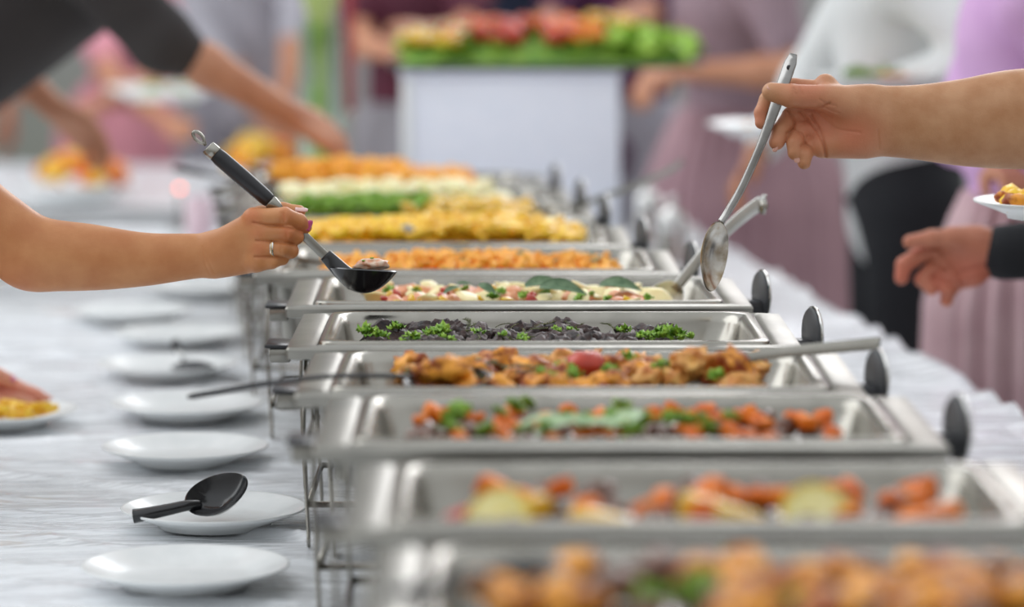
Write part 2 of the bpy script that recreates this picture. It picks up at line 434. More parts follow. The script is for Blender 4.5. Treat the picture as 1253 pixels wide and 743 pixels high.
def sprig(name, m, size, seed):
    """curly parsley tuft: several frilled lobes around short stalks"""
    rng = random.Random(seed); mb = MB()
    for k in range(9):
        a = rng.uniform(0, 2*PI); e = rng.uniform(.15, 1.2); c = Vector((math.cos(a)*math.cos(e), math.sin(a)*math.cos(e), math.sin(e)))*size*.65
        mb.tube([(0, 0, 0), c], size*.03, 4)
        R = Matrix.Rotation(a, 3, 'Z') @ Matrix.Rotation(rng.uniform(-.8, .8), 3, 'Y') @ Matrix.Rotation(rng.uniform(-.8, .8), 3, 'X')
        n = 10; r0 = size*rng.uniform(.38, .55); vs = [c]; 
        for i in range(n):
            t = 2*PI*i/n; rr = r0*(1 if i % 2 else .68); vs.append(c+R@Vector((rr*math.cos(t), rr*math.sin(t), size*.16*(1 if i % 2 else -1)*rng.uniform(.5, 1.3))))
        vs2 = [q+R@Vector((0, 0, -size*.03)) for q in vs]
        mb.add(vs+vs2, [(0, 1+i, 1+(i+1) % n) for i in range(n)]+[(n+1, n+2+(i+1) % n, n+2+i) for i in range(n)]+[(1+i, n+2+i, n+2+(i+1) % n, 1+(i+1) % n) for i in range(n)])
    return mb.data(name, m)
def fry(name, m, L, seed, th=.009):
    rng = random.Random(seed); b = rng.uniform(-.12, .12)*L
    pts = [Vector(((t-.5)*L, b*(1-(2*t-1)**2), rng.uniform(-.001, .001))) for t in (0, .05, .3, .6, .95, 1)]
    r = [th*.35, th*.55, th*.6, th*.58, th*.52, th*.3]
    mb = MB(); rings = []
    for p, q in zip(pts, r): rings.append([p+Vector((0, y, z)) for y, z in rrect(2*q, 2*q, q*.35, 2)])
    return mb.loft(rings, True, True).data(name, m)
def curl(name, m, seed, size):
    """short curved pasta tube"""
    rng = random.Random(seed); a0 = rng.uniform(1.4, 2.4); pts = [Vector((math.cos(a)*size, math.sin(a)*size, 0)) for a in [a0*i/6 for i in range(7)]]
    c = sum(pts, Vector())/7
    return MB().tube([p-c for p in pts], [size*.42, size*.46, size*.44, size*.47, size*.45, size*.46, size*.4], 8).data(name, m)
def scatter(meshes, name, n, pan, ur, vr, zf, label, cat, group, sc=(.8, 1.2), tilt=.5, seed=1, mind=.6, size=.01, flatz=False):
    rng = random.Random(seed); placed = []; i = 0; tries = 0
    px, py = pan
    while i < n and tries < n*40:
        tries += 1
        u = rng.uniform(*ur); v = rng.uniform(*vr)
        if vr[0] >= -.13: v *= .93
        if any((u-a)**2+(v-b)**2 < (mind*size)**2 for a, b in placed): continue
        placed.append((u, v)); z = zf(u, v) if callable(zf) else zf
        o = bpy.data.objects.new(name, rng.choice(meshes)); COL.objects.link(o)
        o.location = (px+u, py+v, z); s = rng.uniform(*sc); o.scale = (s, s, s)
        o.rotation_euler = (rng.uniform(-tilt, tilt), rng.uniform(-tilt, tilt), rng.uniform(0, 2*PI))
        c5 = ['left end', 'left of centre', 'centre', 'right of centre', 'right end'][max(0, min(4, int((u+.225)/.09)))]
        row = ['front', 'middle', 'rear'][max(0, min(2, int((v+.11)/.0734)))]
        lb = label+', '+row+' row, '+c5
        if len(lb.split()) > 16: lb = label+', '+row+' '+c5.replace('left of centre', 'left').replace('right of centre', 'right')
        tag(o, lb, cat, group); i += 1
    return placed
def place(me, name, pan, u, v, z, rot, s, label, cat, group=None):
    o = bpy.data.objects.new(name, me); COL.objects.link(o); o.location = (pan[0]+u, pan[1]+v, z); o.rotation_euler = rot; o.scale = (s, s, s)
    return tag(o, label, cat, group)
def bed(pan, u0, u1, v0, v1, z0, hf, m, name, label, cat, amp=.004, freq=70, seed=1, nu=90, nv=44):
    """uneven bed of small food that nobody could count, filling the pan from its bottom"""
    v = []; f = []
    for j in range(nv+1):
        for i in range(nu+1):
            u = u0+(u1-u0)*i/nu; w_ = v0+(v1-v0)*j/nv
            q = Vector((u*freq, w_*freq, seed*5.0))
            e = min(u-u0, u1-u, w_-v0, v1-w_)
            h = hf(u, w_)+amp*noise.noise(q)+amp*.7*noise.noise(q*2.3)
            k = min(1, e/.03); k = k*(2-k)
            v.append(Vector((pan[0]+u, pan[1]+w_, z0+(h-z0)*k if e > 0 else z0)))
    for j in range(nv):
        for i in range(nu): a = j*(nu+1)+i; f.append((a, a+1, a+nu+2, a+nu+1))
    b0 = len(v); pts = [(u0, v0), (u1, v0), (u1, v1), (u0, v1)]
    o = obj(name, v, f, m, loc=(pan[0], pan[1], z0)); tag(o, label, cat, kind='stuff'); return o
ZB = TZ+DZ+(RZ-TZ)-.0605   # inside bottom of a food pan
def hm(base, crown=.0, uc=0): return lambda u, v: base+crown*(1-(u/.26)**2)*(1-(v/.15)**2)
BOX = (-.222, .222, -.112, .112)

# food materials
ORB = mat('orange_breaded', '#ffbf45', '#f0982a', scale=160, rough=.55, sss=.08, bump=.6, bscale=500)
GLD = mat('golden_nugget', '#ffbc38', '#f09a22', scale=90, rough=.5, sss=.08, bump=.5, bscale=300)
YEL = mat('yellow_potato', '#ffd828', '#efb41c', scale=90, rough=.42, sss=.08)
FRY = mat('fried_potato', '#ffd93c', '#e9aa22', scale=110, rough=.42, sss=.08, coat=.15)
CRM = mat('creamy_food', '#fbf5cc', '#ece3aa', scale=60, rough=.45, sss=.2)
GRN = mat('parsley_green', '#9cc03a', '#5f961e', scale=120, rough=.45)
LGRN = mat('lettuce_green', '#c8e66a', '#93c840', scale=50, rough=.45)
DGRN = mat('sage_green', '#6f8a66', '#4c6a48', scale=80, rough=.5)
PGRN = mat('pale_leek_green', '#cfe0ba', '#a6c896', scale=50, rough=.4)
MEAT = mat('dark_roast_meat', '#4d3531', '#1e1415', scale=110, rough=.55, coat=.08, bump=1.0, bscale=260)
MEATB = mat('brown_stew_meat', '#7c4a30', '#53301f', scale=90, rough=.35, coat=.3, bump=.5)
CHK = mat('roast_chicken', '#fbab34', '#96400f', scale=48, rough=.5, coat=.12, sss=.03, bump=.8, contrast=.2)
CHKP = mat('pale_roast_chicken', '#f8c06c', '#c46f26', scale=60, rough=.5, coat=.1, sss=.05, bump=.5)
RED = mat('tomato_red', '#cc3f20', '#a82a14', scale=50, rough=.35, coat=.15)
CAR = mat('carrot_orange', '#f0851c', '#d45e0c', scale=60, rough=.45, coat=.05, spec=.3)
SAL = mat('salmon_pink', '#f0ac80', '#d98856', scale=60, rough=.35, sss=.2, bump=.4, coat=.2)
EGG = mat('pale_potato', '#fbf0bc', '#eedb9c', scale=40, rough=.35, sss=.2)
YPEP = mat('yellow_pepper', '#efc420', '#dca418', scale=40, rough=.25, coat=.4)
LEMF = mat('lemon_flesh', '#f6ecae', '#e8d878', scale=90, rough=.3, coat=.3)
LEMR = mat('lemon_rind', '#f0cf3c', '#e0b828', scale=90, rough=.4)
PINK = mat('radish_pink', '#d96a8a', '#b94a70', scale=50, rough=.35)
BROTH = mat('brown_gravy', '#4a2c1a', '#6b4423', scale=60, rough=.2, coat=.5)
DBED = mat('dark_meat_bed', '#33211f', '#4a2f26', scale=120, rough=.35, bump=.6)

def chip_lumps(kind, m, n=4, s=.014, **k): return blobs(kind, m, n, (s, s*.8, s*.6), **k)
# --- pan 1 : blurred browned pieces
p = PANS[1]
bed(p, *BOX, ZB, hm(.976, .010), BROTH, 'gravy', 'brown gravy bed in the nearest blurred steel dish', 'gravy', seed=1)
m1 = chip_lumps('roast_potato', CHK, s=.022)
scatter(m1, 'roast_potato', 42, p, (-.22, .20), (-.11, .11), hm(.994, .010), 'orange browned potato piece in the nearest blurred steel dish', 'potato', 'browned pieces in the nearest dish', seed=2, size=.03)
scatter(chip_lumps('stewed_meat', MEATB, s=.02), 'stewed_meat', 16, p, (-.22, .19), (-.11, .11), hm(.994, .008), 'dark brown meat piece in the nearest blurred steel dish', 'meat', 'meat pieces in the nearest dish', seed=3, size=.04)
scatter([sprig('herb_sprig', GRN, .016, s) for s in range(2)], 'herb_sprig', 7, p, (-.1, .15), (-.1, .1), .998, 'blurred green herb tuft in the nearest steel dish', 'herb', 'herb tufts in the nearest dish', seed=4, size=.04)
# --- pan 2 : lemon slices and vegetables
p = PANS[2]
bed(p, *BOX, ZB, hm(.970, .006), BROTH, 'gravy', 'brown gravy bed under the lemon slices in the second dish', 'gravy', seed=2)
scatter(chip_lumps('stewed_meat', MEATB, s=.02), 'stewed_meat', 22, p, (-.21, .21), (-.10, .11), hm(.982, .006), 'brown meat piece among the lemon slices in the second dish', 'meat', 'meat pieces in the second dish', seed=5, size=.03)
scatter(chip_lumps('roast_carrot', CAR, s=.014, amp=.5)+[fry('roast_carrot', CAR, .03, k, .017) for k in range(3)], 'roast_carrot', 22, p, (-.2, .21), (-.11, .10), hm(.988, .006), 'orange vegetable chunk beside the lemon slices in the second dish', 'carrot', 'orange chunks in the second dish', seed=6, size=.03)
def lemon(u, v, z, rot, label):
    r = empty('lemon_slice', (p[0]+u, p[1]+v, z), label, 'lemon', 'lemon slices in the second dish'); r.rotation_euler = rot
    a = MB().lathe([(.030, -.003), (.033, -.003), (.034, 0), (.033, .003), (.030, .003)], n=30, cap=False).data('rind', LEMR)
    o = bpy.data.objects.new('rind', a); COL.objects.link(o); o.parent = r
    for k in range(8):
        t0 = 2*PI*k/8+.06; t1 = 2*PI*(k+1)/8-.06; q = [(.004*math.cos((t0+t1)/2), .004*math.sin((t0+t1)/2))]+[(.0285*math.cos(t0+(t1-t0)*i/4), .0285*math.sin(t0+(t1-t0)*i/4)) for i in range(5)]
        mb = MB().loft([[Vector((x, y, -.0026)) for x, y in q], [Vector((x, y, .0026)) for x, y in q]], True, True)
        o = bpy.data.objects.new('segment', mb.data('segment', LEMF, False)); COL.objects.link(o); o.parent = r
    m_ = bpy.data.objects.new('pith', MB().lathe([(0, -.002), (.0302, -.002), (.0302, .002), (0, .002)], n=30).data('pith', EGG)); COL.objects.link(m_); m_.parent = r
lemon(.098, -.075, .992, (1.0, .1, .2), 'large pale lemon slice right of centre in the second dish')
lemon(-.178, -.08, .988, (1.0, -.5, -.3), 'pale lemon slice at the left end of the second dish')
wedge = []
for k in range(3):
    wedge.append(fry('potato_wedge', YPEP, .075, k, .022))
place(wedge[0], 'potato_wedge', p, -.085, -.09, .985, (0.2, .2, -.3), .9, 'yellow wedge left of centre in the second dish', 'wedge')
place(wedge[1], 'potato_wedge', p, .015, -.06, .992, (0, .25, -.2), 1.0, 'bright yellow wedge in the middle of the second dish', 'wedge')
place(wedge[2], 'potato_wedge', p, -.155, -.05, .988, (0, -.4, .7), .8, 'yellow wedge beside the left lemon slice in the second dish', 'wedge')
place(fry('pepper_piece', CAR, .085, 9, .022), 'pepper_piece', p, .19, -.075, .990, (0, -.25, .2), .8, 'long orange piece at the right end of the second dish', 'pepper')
place(fry('pepper_piece', RED, .06, 8, .022), 'pepper_piece', p, -.2, -.03, .985, (0, -.25, .4), .8, 'dark red piece at the left end of the second dish', 'pepper')
# --- pan 3 : stewed carrots and greens
p = PANS[3]
bed(p, *BOX, ZB, hm(.974, .008), BROTH, 'gravy', 'brown gravy bed under the carrots and greens in the third dish', 'gravy', seed=3)
scatter(chip_lumps('stewed_meat', MEATB, s=.013), 'stewed_meat', 60, p, (-.21, .21), (-.115, .11), hm(.986, .006), 'small brown meat piece in the third dish among carrots', 'meat', 'meat pieces in the third dish', seed=7, size=.02)
scatter(chip_lumps('carrot_chunk', CAR, s=.010, amp=.5)+[fry('carrot_chunk', CAR, .018, k, .012) for k in range(3)], 'carrot_chunk', 62, p, (-.21, .21), (-.118, .10), hm(.993, .006), 'small orange carrot chunk in the third dish', 'carrot', 'carrot chunks in the third dish', seed=8, size=.02)
scatter([sprig('herb_sprig', GRN, .013, s) for s in range(3)], 'herb_sprig', 22, p, (-.18, .12), (-.115, .1), hm(.998, .006), 'green herb tuft on the stew in the third dish', 'herb', 'herb tufts in the third dish', seed=9, size=.03)
lk = [leaf('leek_strip', PGRN, .08, .02, .12, .4, seed=k) for k in range(3)]
for k, (u, v, a, s) in enumerate(((-.05, -.08, .3, 1.1), (-.02, -.095, -.2, .9), (.0, -.06, .7, .8), (-.075, -.10, .1, .8), (.01, -.08, 1.2, .6))):
    place(lk[k % 3], 'leek_strip', p, u, v, 1.000+.003*k, (.2, -.25 if k == 2 else 0, a), s, 'pale green leek strip on the stew in the third dish', 'leek', 'leek strips in the third dish')
# --- pan 4 : roasted chicken
p = PANS[4]
bed(p, *BOX, ZB, hm(.965, .01), DBED, 'roasting_juice', 'dark juices under the golden chicken pieces', 'juice', seed=4)
c4 = blobs('chicken_piece', CHK, 5, (.024, .017, .014), amp=.6, freq=2.3, sub=3)+blobs('chicken_piece', CHKP, 3, (.021, .017, .014), amp=.65, freq=2.4, sub=3)
scatter(c4, 'chicken_piece', 46, p, (-.205, .205), (-.115, .11), hm(.990, .010), 'golden roasted chicken piece in the dish under the long black ladle', 'chicken', 'roasted chicken pieces', seed=11, size=.034, sc=(.7, 1.15))
place(blobs('tomato_half', RED, 1, (.024, .022, .018), amp=.15)[0], 'tomato_half', p, .008, -.02, 1.009, (0, 0, 0), 1, 'red tomato half on top of the golden chicken pieces', 'tomato')
place(c4[5], 'chicken_piece', p, .13, -.03, 1.012, (0, .2, .5), 1.25, 'pale craggy chicken piece on top beside the steel spoon handle', 'chicken', 'roasted chicken pieces')
place(c4[1], 'chicken_piece', p, .176, -.05, 1.008, (.6, .9, .5), 1.1, 'dark browned chicken piece standing up at the right end of its dish', 'chicken', 'roasted chicken pieces')
scatter([sprig('parsley_sprig', GRN, .013, s+20) for s in range(3)], 'parsley_sprig', 11, p, (-.05, .2), (-.115, .06), hm(1.001, .004), 'green parsley tuft among the golden chicken pieces', 'parsley', 'parsley among the chicken', seed=13, size=.05)
# thyme twigs
tw = []
for k in range(3):
    mb = MB(); rng = random.Random(k+40); pts = spline([(-.03, 0, 0), (-.01, .004, .004), (.012, -.003, .003), (.03, .002, 0)], 4); mb.tube(pts, .0008, 5)
    for q in pts[::1]:
        for s in (-1, 1):
            mb.tube([q, q+Vector((.003, s*.005, rng.uniform(0, .003)))], [.0012, .0004], 4)
    tw.append(mb.data('thyme_twig', mat('thyme', '#6b6a3a', '#4c5530', rough=.6)))
scatter(tw, 'thyme_twig', 16, p, (-.19, .1), (-.10, .05), hm(1.002, .004), 'dry thyme twig lying over the golden chicken pieces', 'thyme', 'thyme twigs over the chicken', seed=14, size=.02, tilt=.2)
# --- pan 5 : dark meat with parsley
p = PANS[5]
B5 = (-.222, .17, -.112, .112)
bed(p, *B5, ZB, lambda u, v: .968+.006*(1-(v/.13)**2)-(.03*max(0, (u-.08)/.1)), DBED, 'meat_juice', 'dark chopped juices under the dark meat pieces', 'juice', seed=5)
m5 = blobs('dark_meat_piece', MEAT, 6, (.021, .012, .011), amp=.45, freq=2.2, sub=3)
scatter(m5, 'dark_meat_piece', 95, p, (-.215, .15), (-.115, .115), lambda u, v: .985+.004*math.sin(u*40), 'dark roasted meat piece beneath the parsley', 'meat', 'dark meat pieces', seed=15, size=.024, sc=(.7, 1.2), tilt=.8)
s5 = [sprig('parsley_sprig', GRN, .014, s+60) for s in range(4)]
for k, (px_, v, s) in enumerate(((452, -.04, 1.1), (470, -.06, .9), (485, .02, .9), (505, -.09, 1), (541, -.05, 1.2), (549, -.09, .8), (528, -.05, .9), (585, -.04, .8), (615, -.06, .6), (640, -.095, .8), (680, .0, .6), (700, -.02, .7), (762, -.02, .8), (800, -.07, 1.3), (812, -.05, 1.2), (786, -.08, .9), (826, -.06, 1), (835, -.08, .8))):
    place(s5[k % 4], 'parsley_sprig', p, (px_-626.5)/FPX*4.16-p[0], v, .998, (.2, .1, k*1.3), s, 'fresh green parsley tuft lying on the dark meat', 'parsley', 'parsley tufts on the dark meat')
scatter(tw, 'thyme_twig', 18, p, (-.1, .1), (-.11, .08), .996, 'brown herb twig lying on the dark meat', 'thyme', 'twigs on the dark meat', seed=16, size=.02, tilt=.5, sc=(.4, .8))
# --- pan 6 : salmon, potato, egg and sage
p = PANS[6]
bed(p, -.222, .2, -.112, .112, ZB, hm(.965, .008), mat('cream_sauce', '#d9c08a', '#b07c3f', scale=45, rough=.3, coat=.4), 'cream_sauce', 'creamy sauce under the salmon pieces and sage leaves', 'sauce', seed=6)
scatter(blobs('salmon_piece', SAL, 4, (.022, .016, .012), amp=.35, sub=3), 'salmon_piece', 30, p, (-.2, .17), (-.11, .10), hm(.984, .006), 'pink salmon piece in the creamy dish with sage leaves', 'salmon', 'salmon pieces', seed=17, size=.036)
scatter(blobs('potato_slice', EGG, 4, (.022, .018, .006), amp=.2, sub=3), 'potato_slice', 34, p, (-.21, .2), (-.115, .10), hm(.988, .006), 'pale potato slice in the creamy dish with sage leaves', 'potato', 'potato slices', seed=18, size=.03, tilt=.8)
scatter(blobs('pepper_piece', YPEP, 2, (.010, .007, .004), amp=.3), 'pepper_piece', 14, p, (-.2, .19), (-.115, .05), hm(.995, .004), 'small yellow pepper piece in the creamy dish', 'pepper', 'yellow pepper pieces in the creamy dish', seed=19, size=.03, tilt=1)
scatter(blobs('tomato_piece', RED, 2, (.009, .008, .005), amp=.3), 'tomato_piece', 9, p, (-.21, .19), (-.118, .05), hm(.995, .004), 'small red tomato piece in the creamy dish', 'tomato', 'tomato pieces in the creamy dish', seed=20, size=.04, tilt=1)
scatter([sprig('parsley_sprig', GRN, .010, s+80) for s in range(3)], 'parsley_sprig', 12, p, (-.2, .19), (-.12, .03), hm(.997, .004), 'tiny green parsley tuft in the creamy dish', 'parsley', 'parsley in the creamy dish', seed=21, size=.05)
sg = [leaf('sage_leaf', DGRN, .062, .026, .10, .35, seed=k) for k in range(2)]
for (px_, v, z, rot, s, lb) in ((665, -.03, 1.012, (.5, -.05, .15), .85, 'upper grey green sage leaf of the pair right of centre'), (688, -.06, 1.007, (.5, .15, -.1), 1.05, 'lower grey green sage leaf of the pair right of centre'), (757, -.03, 1.008, (.5, .1, -.25), .95, 'single sage leaf near the right end of the creamy dish'),
                                (598, -.05, 1.006, (.5, .5, -.5), .55, 'slanting sage leaf left of centre of the creamy dish'), (555, -.03, 1.005, (.4, -.3, .4), .42, 'small sage leaf farthest left in the creamy dish'), (570, .02, 1.006, (.3, .2, .1), .4, 'small sage leaf behind the slanting one')):
    place(sg[0 if s > .6 else 1], 'sage_leaf', p, (px_-626.5)/FPX*4.62-p[0], v, z, rot, s, lb, 'leaf', 'sage leaves')
# --- pan 7 : orange breaded pieces
p = PANS[7]
bed(p, *BOX, ZB, hm(.978, .012), ORB, 'breaded_filling', 'orange crumbs under the breaded pieces behind the sage leaves', 'crumbs', seed=7)
m7 = blobs('breaded_piece', ORB, 5, (.013, .009, .008), amp=.5, freq=2.0)+[curl('breaded_piece', ORB, k, .011) for k in range(3)]
scatter(m7, 'breaded_piece', 190, p, (-.215, .215), (-.115, .105), hm(.990, .014), 'orange breaded piece in the dish behind the sage leaves', 'breaded food', 'orange breaded pieces', seed=22, size=.016, tilt=1.2)
scatter([sg[1]], 'herb_leaf', 7, p, (-.05, .2), (-.1, .05), hm(1.003, .006), 'small dark leaf among the orange breaded pieces', 'leaf', 'leaves among the breaded pieces', seed=23, size=.06, sc=(.25, .4))
# --- pan 8 : fries and potato cubes
p = PANS[8]
bed(p, *BOX, ZB, hm(.990, .02), YEL, 'potato_filling', 'yellow mashed layer under the fries and potatoes', 'potato', seed=8)
fr8 = [fry('potato_fry', FRY, .055+.006*k, k+3, .011) for k in range(4)]
scatter(fr8, 'potato_fry', 130, p, (-.04, .22), (-.115, .11), hm(1.003, .022), 'long yellow fry in the heap on the right of the yellow dish', 'fry', 'yellow fries', seed=24, size=.016, tilt=.35)
scatter(blobs('potato_cube', YEL, 5, (.012, .010, .009), amp=.4), 'potato_cube', 90, p, (-.215, -.02), (-.115, .11), hm(1.003, .020), 'yellow potato lump in the heap on the left of the yellow dish', 'potato', 'yellow potato lumps', seed=25, size=.018, tilt=1)
place(blobs('grey_mushroom', mat('mushroom_grey', '#8d8f98', '#777a84', rough=.4), 1, (.018, .014, .013), amp=.2)[0], 'grey_mushroom', p, -.045, -.09, 1.013, (0, 0, 0), 1, 'grey mushroom at the middle of the yellow fries and potatoes', 'mushroom')
# --- pan 9 : green herbs and yellow
p = PANS[9]
bed(p, *BOX, ZB, hm(.985, .012), mat('green_vegetable_bed', '#a0c04a', '#d8cc5a', scale=60, rough=.5), 'vegetable_filling', 'green and yellow layer in the dish behind the fries', 'vegetables', seed=9)
scatter([sprig('herb_sprig', GRN, .020, s+100) for s in range(3)], 'herb_sprig', 70, p, (-.21, .02), (-.11, .11), hm(1.000, .014), 'bright green herb tuft in the dish behind the fries', 'herb', 'herb tufts behind the fries', seed=26, size=.024)
scatter(blobs('yellow_pepper_piece', YPEP, 4, (.018, .012, .01), amp=.35), 'yellow_pepper_piece', 46, p, (-.05, .2), (-.11, .11), hm(1.001, .012), 'yellow piece in the green dish behind the fries', 'pepper', 'yellow pieces behind the fries', seed=27, size=.026, tilt=.8)
# --- pan 10 : pale creamy food
p = PANS[10]
bed(p, *BOX, ZB, hm(.99, .022), CRM, 'creamy_mash', 'pale creamy mash in the second dish from the rear', 'mash', seed=10, amp=.01, freq=40)
scatter(blobs('creamy_lump', CRM, 4, (.02, .016, .012), amp=.4), 'creamy_lump', 50, p, (-.21, .16), (-.11, .11), hm(1.0, .02), 'pale creamy lump in the second dish from the rear', 'creamy food', 'pale creamy lumps', seed=28, size=.03, tilt=.6)
# --- pan 11 : golden nuggets
p = PANS[11]
bed(p, *BOX, ZB, hm(.99, .015), GLD, 'nugget_crumbs', 'golden crumbs under the nuggets in the rearmost dish', 'crumbs', seed=11)
scatter(blobs('golden_nugget', GLD, 5, (.022, .017, .015), amp=.35), 'golden_nugget', 70, p, (-.215, .16), (-.11, .11), lambda u, v: 1.004+.012*(1-(v/.13)**2)-.015*max(0, u/.2), 'golden nugget in the rearmost steel dish', 'nugget', 'golden nuggets', seed=29, size=.028, tilt=1)
scatter(blobs('golden_nugget', GLD, 5, (.022, .017, .015), amp=.35), 'golden_nugget', 22, p, (-.20, .05), (-.06, .08), 1.026, 'golden nugget in the rearmost steel dish', 'nugget', 'golden nuggets', seed=30, size=.03, tilt=1)

# ---------------------------------------------------------------- plates
PR = [(0, .004), (.062, .004), (.066, 0), (.070, 0), (.072, .005), (.098, .015), (.1145, .0215), (.1155, .0235), (.1145, .0245), (.112, .0235), (.096, .0185), (.078, .0095), (.06, .0075), (0, .0075)]
plate_me = MB().lathe(PR, n=72).data('dinner_plate', CHINA)
def plate(px, py, label, z=TZ+.006, loc=None, tilt=(0, 0), group='white plates on the table', s=1):
    o = bpy.data.objects.new('dinner_plate', plate_me); COL.objects.link(o)
    q = Vector(loc) if loc is not None else PZ(px, py, z+.012); o.location = (q.x, q.y, z if loc is None else q.z); o.rotation_euler = (tilt[0], tilt[1], 0); o.scale = (s, s, s)
    tag(o, label, 'plate', group); return o
plate(227, 703, 'empty white plate nearest the camera at the bottom of the picture', s=1.02)
pl2 = plate(262, 631, 'white plate with the large black serving spoon lying on it')
plate(227, 555, 'empty white plate directly behind the one with the large black spoon')
plate(229, 501, 'empty white plate directly left of the long black ladle end')
pl5 = plate(205, 452, 'white plate with the small black spoon standing on it')
plate(219, 413, 'blurred white plate just behind the one with the small spoon')
plate(163, 385, 'blurred white plate left in the rear, below the woman’s forearm'.replace('’', "'"))
plate(250, 355, 'blurred white plate farthest right, just under the wrist')

# ---------------------------------------------------------------- utensils
def spoon_bowl(mb, c, L, W, D, R, th=.0012, n=24, m_=8, egg=.15):
    """open bowl: rim in local xy plane, hollow towards +z, R = 3x3, L along local x"""
    c = Vector(c); inner = []; outer = []
    for lay, out in ((0, inner), (1, outer)):
        for i in range(m_+1):
            r = i/m_; ring = []
            for k in range(n):
                a = 2*PI*k/n; ex = math.cos(a); x = r*ex*(L/2+lay*th*(r)); y = r*math.sin(a)*(W/2+lay*th*r)*(1+egg*ex*-.6)
                z = -D*(1-r**2.2)-lay*th*(1-r*.3)
                ring.append(c+R@Vector((x, y, z)))
            out.append(ring)
    mb.loft(list(reversed(outer))+[], cap0=False, cap1=True)
    mb.loft(inner, cap0=True)
    mb.loft([inner[-1], outer[-1]])
    return mb
def frame(xd, zd):
    x = Vector(xd).normalized(); z = Vector(zd); z = (z-x*z.dot(x)).normalized(); y = z.cross(x)
    return Matrix((x, y, z)).transposed()
Lp = lambda px, py, off=0: P(px, py, 4.2+off)
Rp = lambda px, py, off=0: P(px, py, 4.15+off)
# ladle in the woman's hand
lad = empty('serving_ladle', Lp(440, 345), 'black ladle with steel neck held up in the hand with the ring', 'ladle')
ho = .004
g0, g1 = Lp(263, 188, ho), Lp(330, 246, ho)
MB().tube([g0+(g1-g0)*t for t in (0, .02, .1, .5, .9, .98, 1)], [.0085, .0095, .0105, .0108, .0100, .0092, .0085], 20).build('grip', BLACKP, lad)
MB().tube([Lp(254, 180, ho), Lp(255, 181, ho), Lp(263, 188, ho), Lp(264, 189, ho)], [.0085, .0097, .0102, .009], 20).build('end_cap', STEELB, lad)
loop = [Lp(252, 179, ho)+Vector((0, 0, 0))]
cc = Lp(243, 168, ho); ld = (Lp(235, 160, ho)-Lp(254, 180, ho)).normalized(); ls = Vector((0, 1, 0)).cross(ld).normalized()
lp = [Lp(251, 178, ho)] + [cc + ld*.009*math.cos(a) + ls*.0045*math.sin(a) for a in [PI*.85-i*PI*1.7/12 for i in range(13)]] + [Lp(252, 177, ho)]
MB().tube(lp, .0023, 8).build('hanging_loop', STEELB, lad)
MB().tube([g1, Lp(332, 248, ho), Lp(339, 254, ho), Lp(345, 260, ho)], [.0085, .0092, .0075, .005], 20).build('collar', STEELB, lad)
MB().strap(spline([Lp(342, 257, ho), Lp(365, 281, ho), Lp(385, 301, ho), Lp(406, 321, ho)], 5), .0115, .0028, (1, 0, .9)).build('neck', STEEL, lad)
nk = spline([Lp(398, 312, ho), Lp(408, 322, ho), Lp(420, 334, .0), Lp(434, 345, 0)], 5)
MB().tube(nk, [.0085+.004*i/(len(nk)-1) for i in range(len(nk))], 16, flat=.6, up=(0, 1, 0)).build('neck_socket', NYLON, lad)
Rb = frame((1, 0, -.06), (-.03, .09, 1))
mb = MB(); spoon_bowl(mb, Lp(445, 329, .0), .082, .066, .029, Rb, th=.002, n=32, egg=0); mb.build('bowl', NYLON, lad)
v_, f_ = blob(5, (.022, .018, .008), .35, 2.2, 3); sc_ = empty('creamy_portion', Lp(456, 326), 'speckled creamy salmon portion lying in the black ladle', 'food portion')
obj('sauce_lump', [Lp(456, 324, .004)+q for q in v_], f_, mat('speckled_cream', '#ecd9c4', '#d98f68', scale=120, rough=.4), sc_)
for k, (a, b) in enumerate(((445, 319), (455, 316), (466, 319), (450, 322), (462, 323))):
    v_, f_ = blob(k, (.003, .002, .0012), .3, 2, 1); obj('herb_fleck', [Lp(a, b, -.007+.002*k)+q for q in v_], f_, GRN, sc_)
# steel spoon in the man's hand
STEELD = mat('dull_steel', (.38, .37, .36), (.26, .25, .24), scale=30, rough=.22, metal=1)
sp = empty('serving_spoon', Rp(876, 350), 'stained steel serving spoon held up in the large bare hand at the right', 'spoon')
hp = spline([Rp(971, 66, .0), Rp(955, 112, -.0085), Rp(934, 170, -.010), Rp(910, 225, -.004), Rp(893, 255, 0), Rp(882, 272, 0)], 8)
nn_ = len(hp)
wd = [(.018 if i < 8 else .018-.0075*min(1, (i-8)/10)) for i in range(nn_)]; wd[0] = .010; wd[1] = .014
wd[-1] = .012; wd[-2] = .010
mb = MB().strap(hp, wd, .0032, (1, -.6, .35)); mb.build('handle', STEELD, sp)
dv = (hp[0]-hp[8]).normalized()
e0 = hp[3]; MB().lathe([(0, 0), (.0032, 0), (.0032, .0006), (0, .0006)], e0+Vector((0, -.0022, 0)), 14, frame(dv, (0, -1, 0))).build('hanging_hole', BLACKP, sp)
Rs = frame(Rp(884, 274)-Rp(876, 352), (.80, -.62, .05))
mb = MB(); spoon_bowl(mb, Rp(875, 314, .0), .086, .056, .013, Rs, th=.0013, n=36, m_=10, egg=-.2)
mb.build('bowl', mat('stained_steel', (.66, .63, .58), (.36, .27, .17), scale=45, rough=.24, metal=1, contrast=.25), sp)
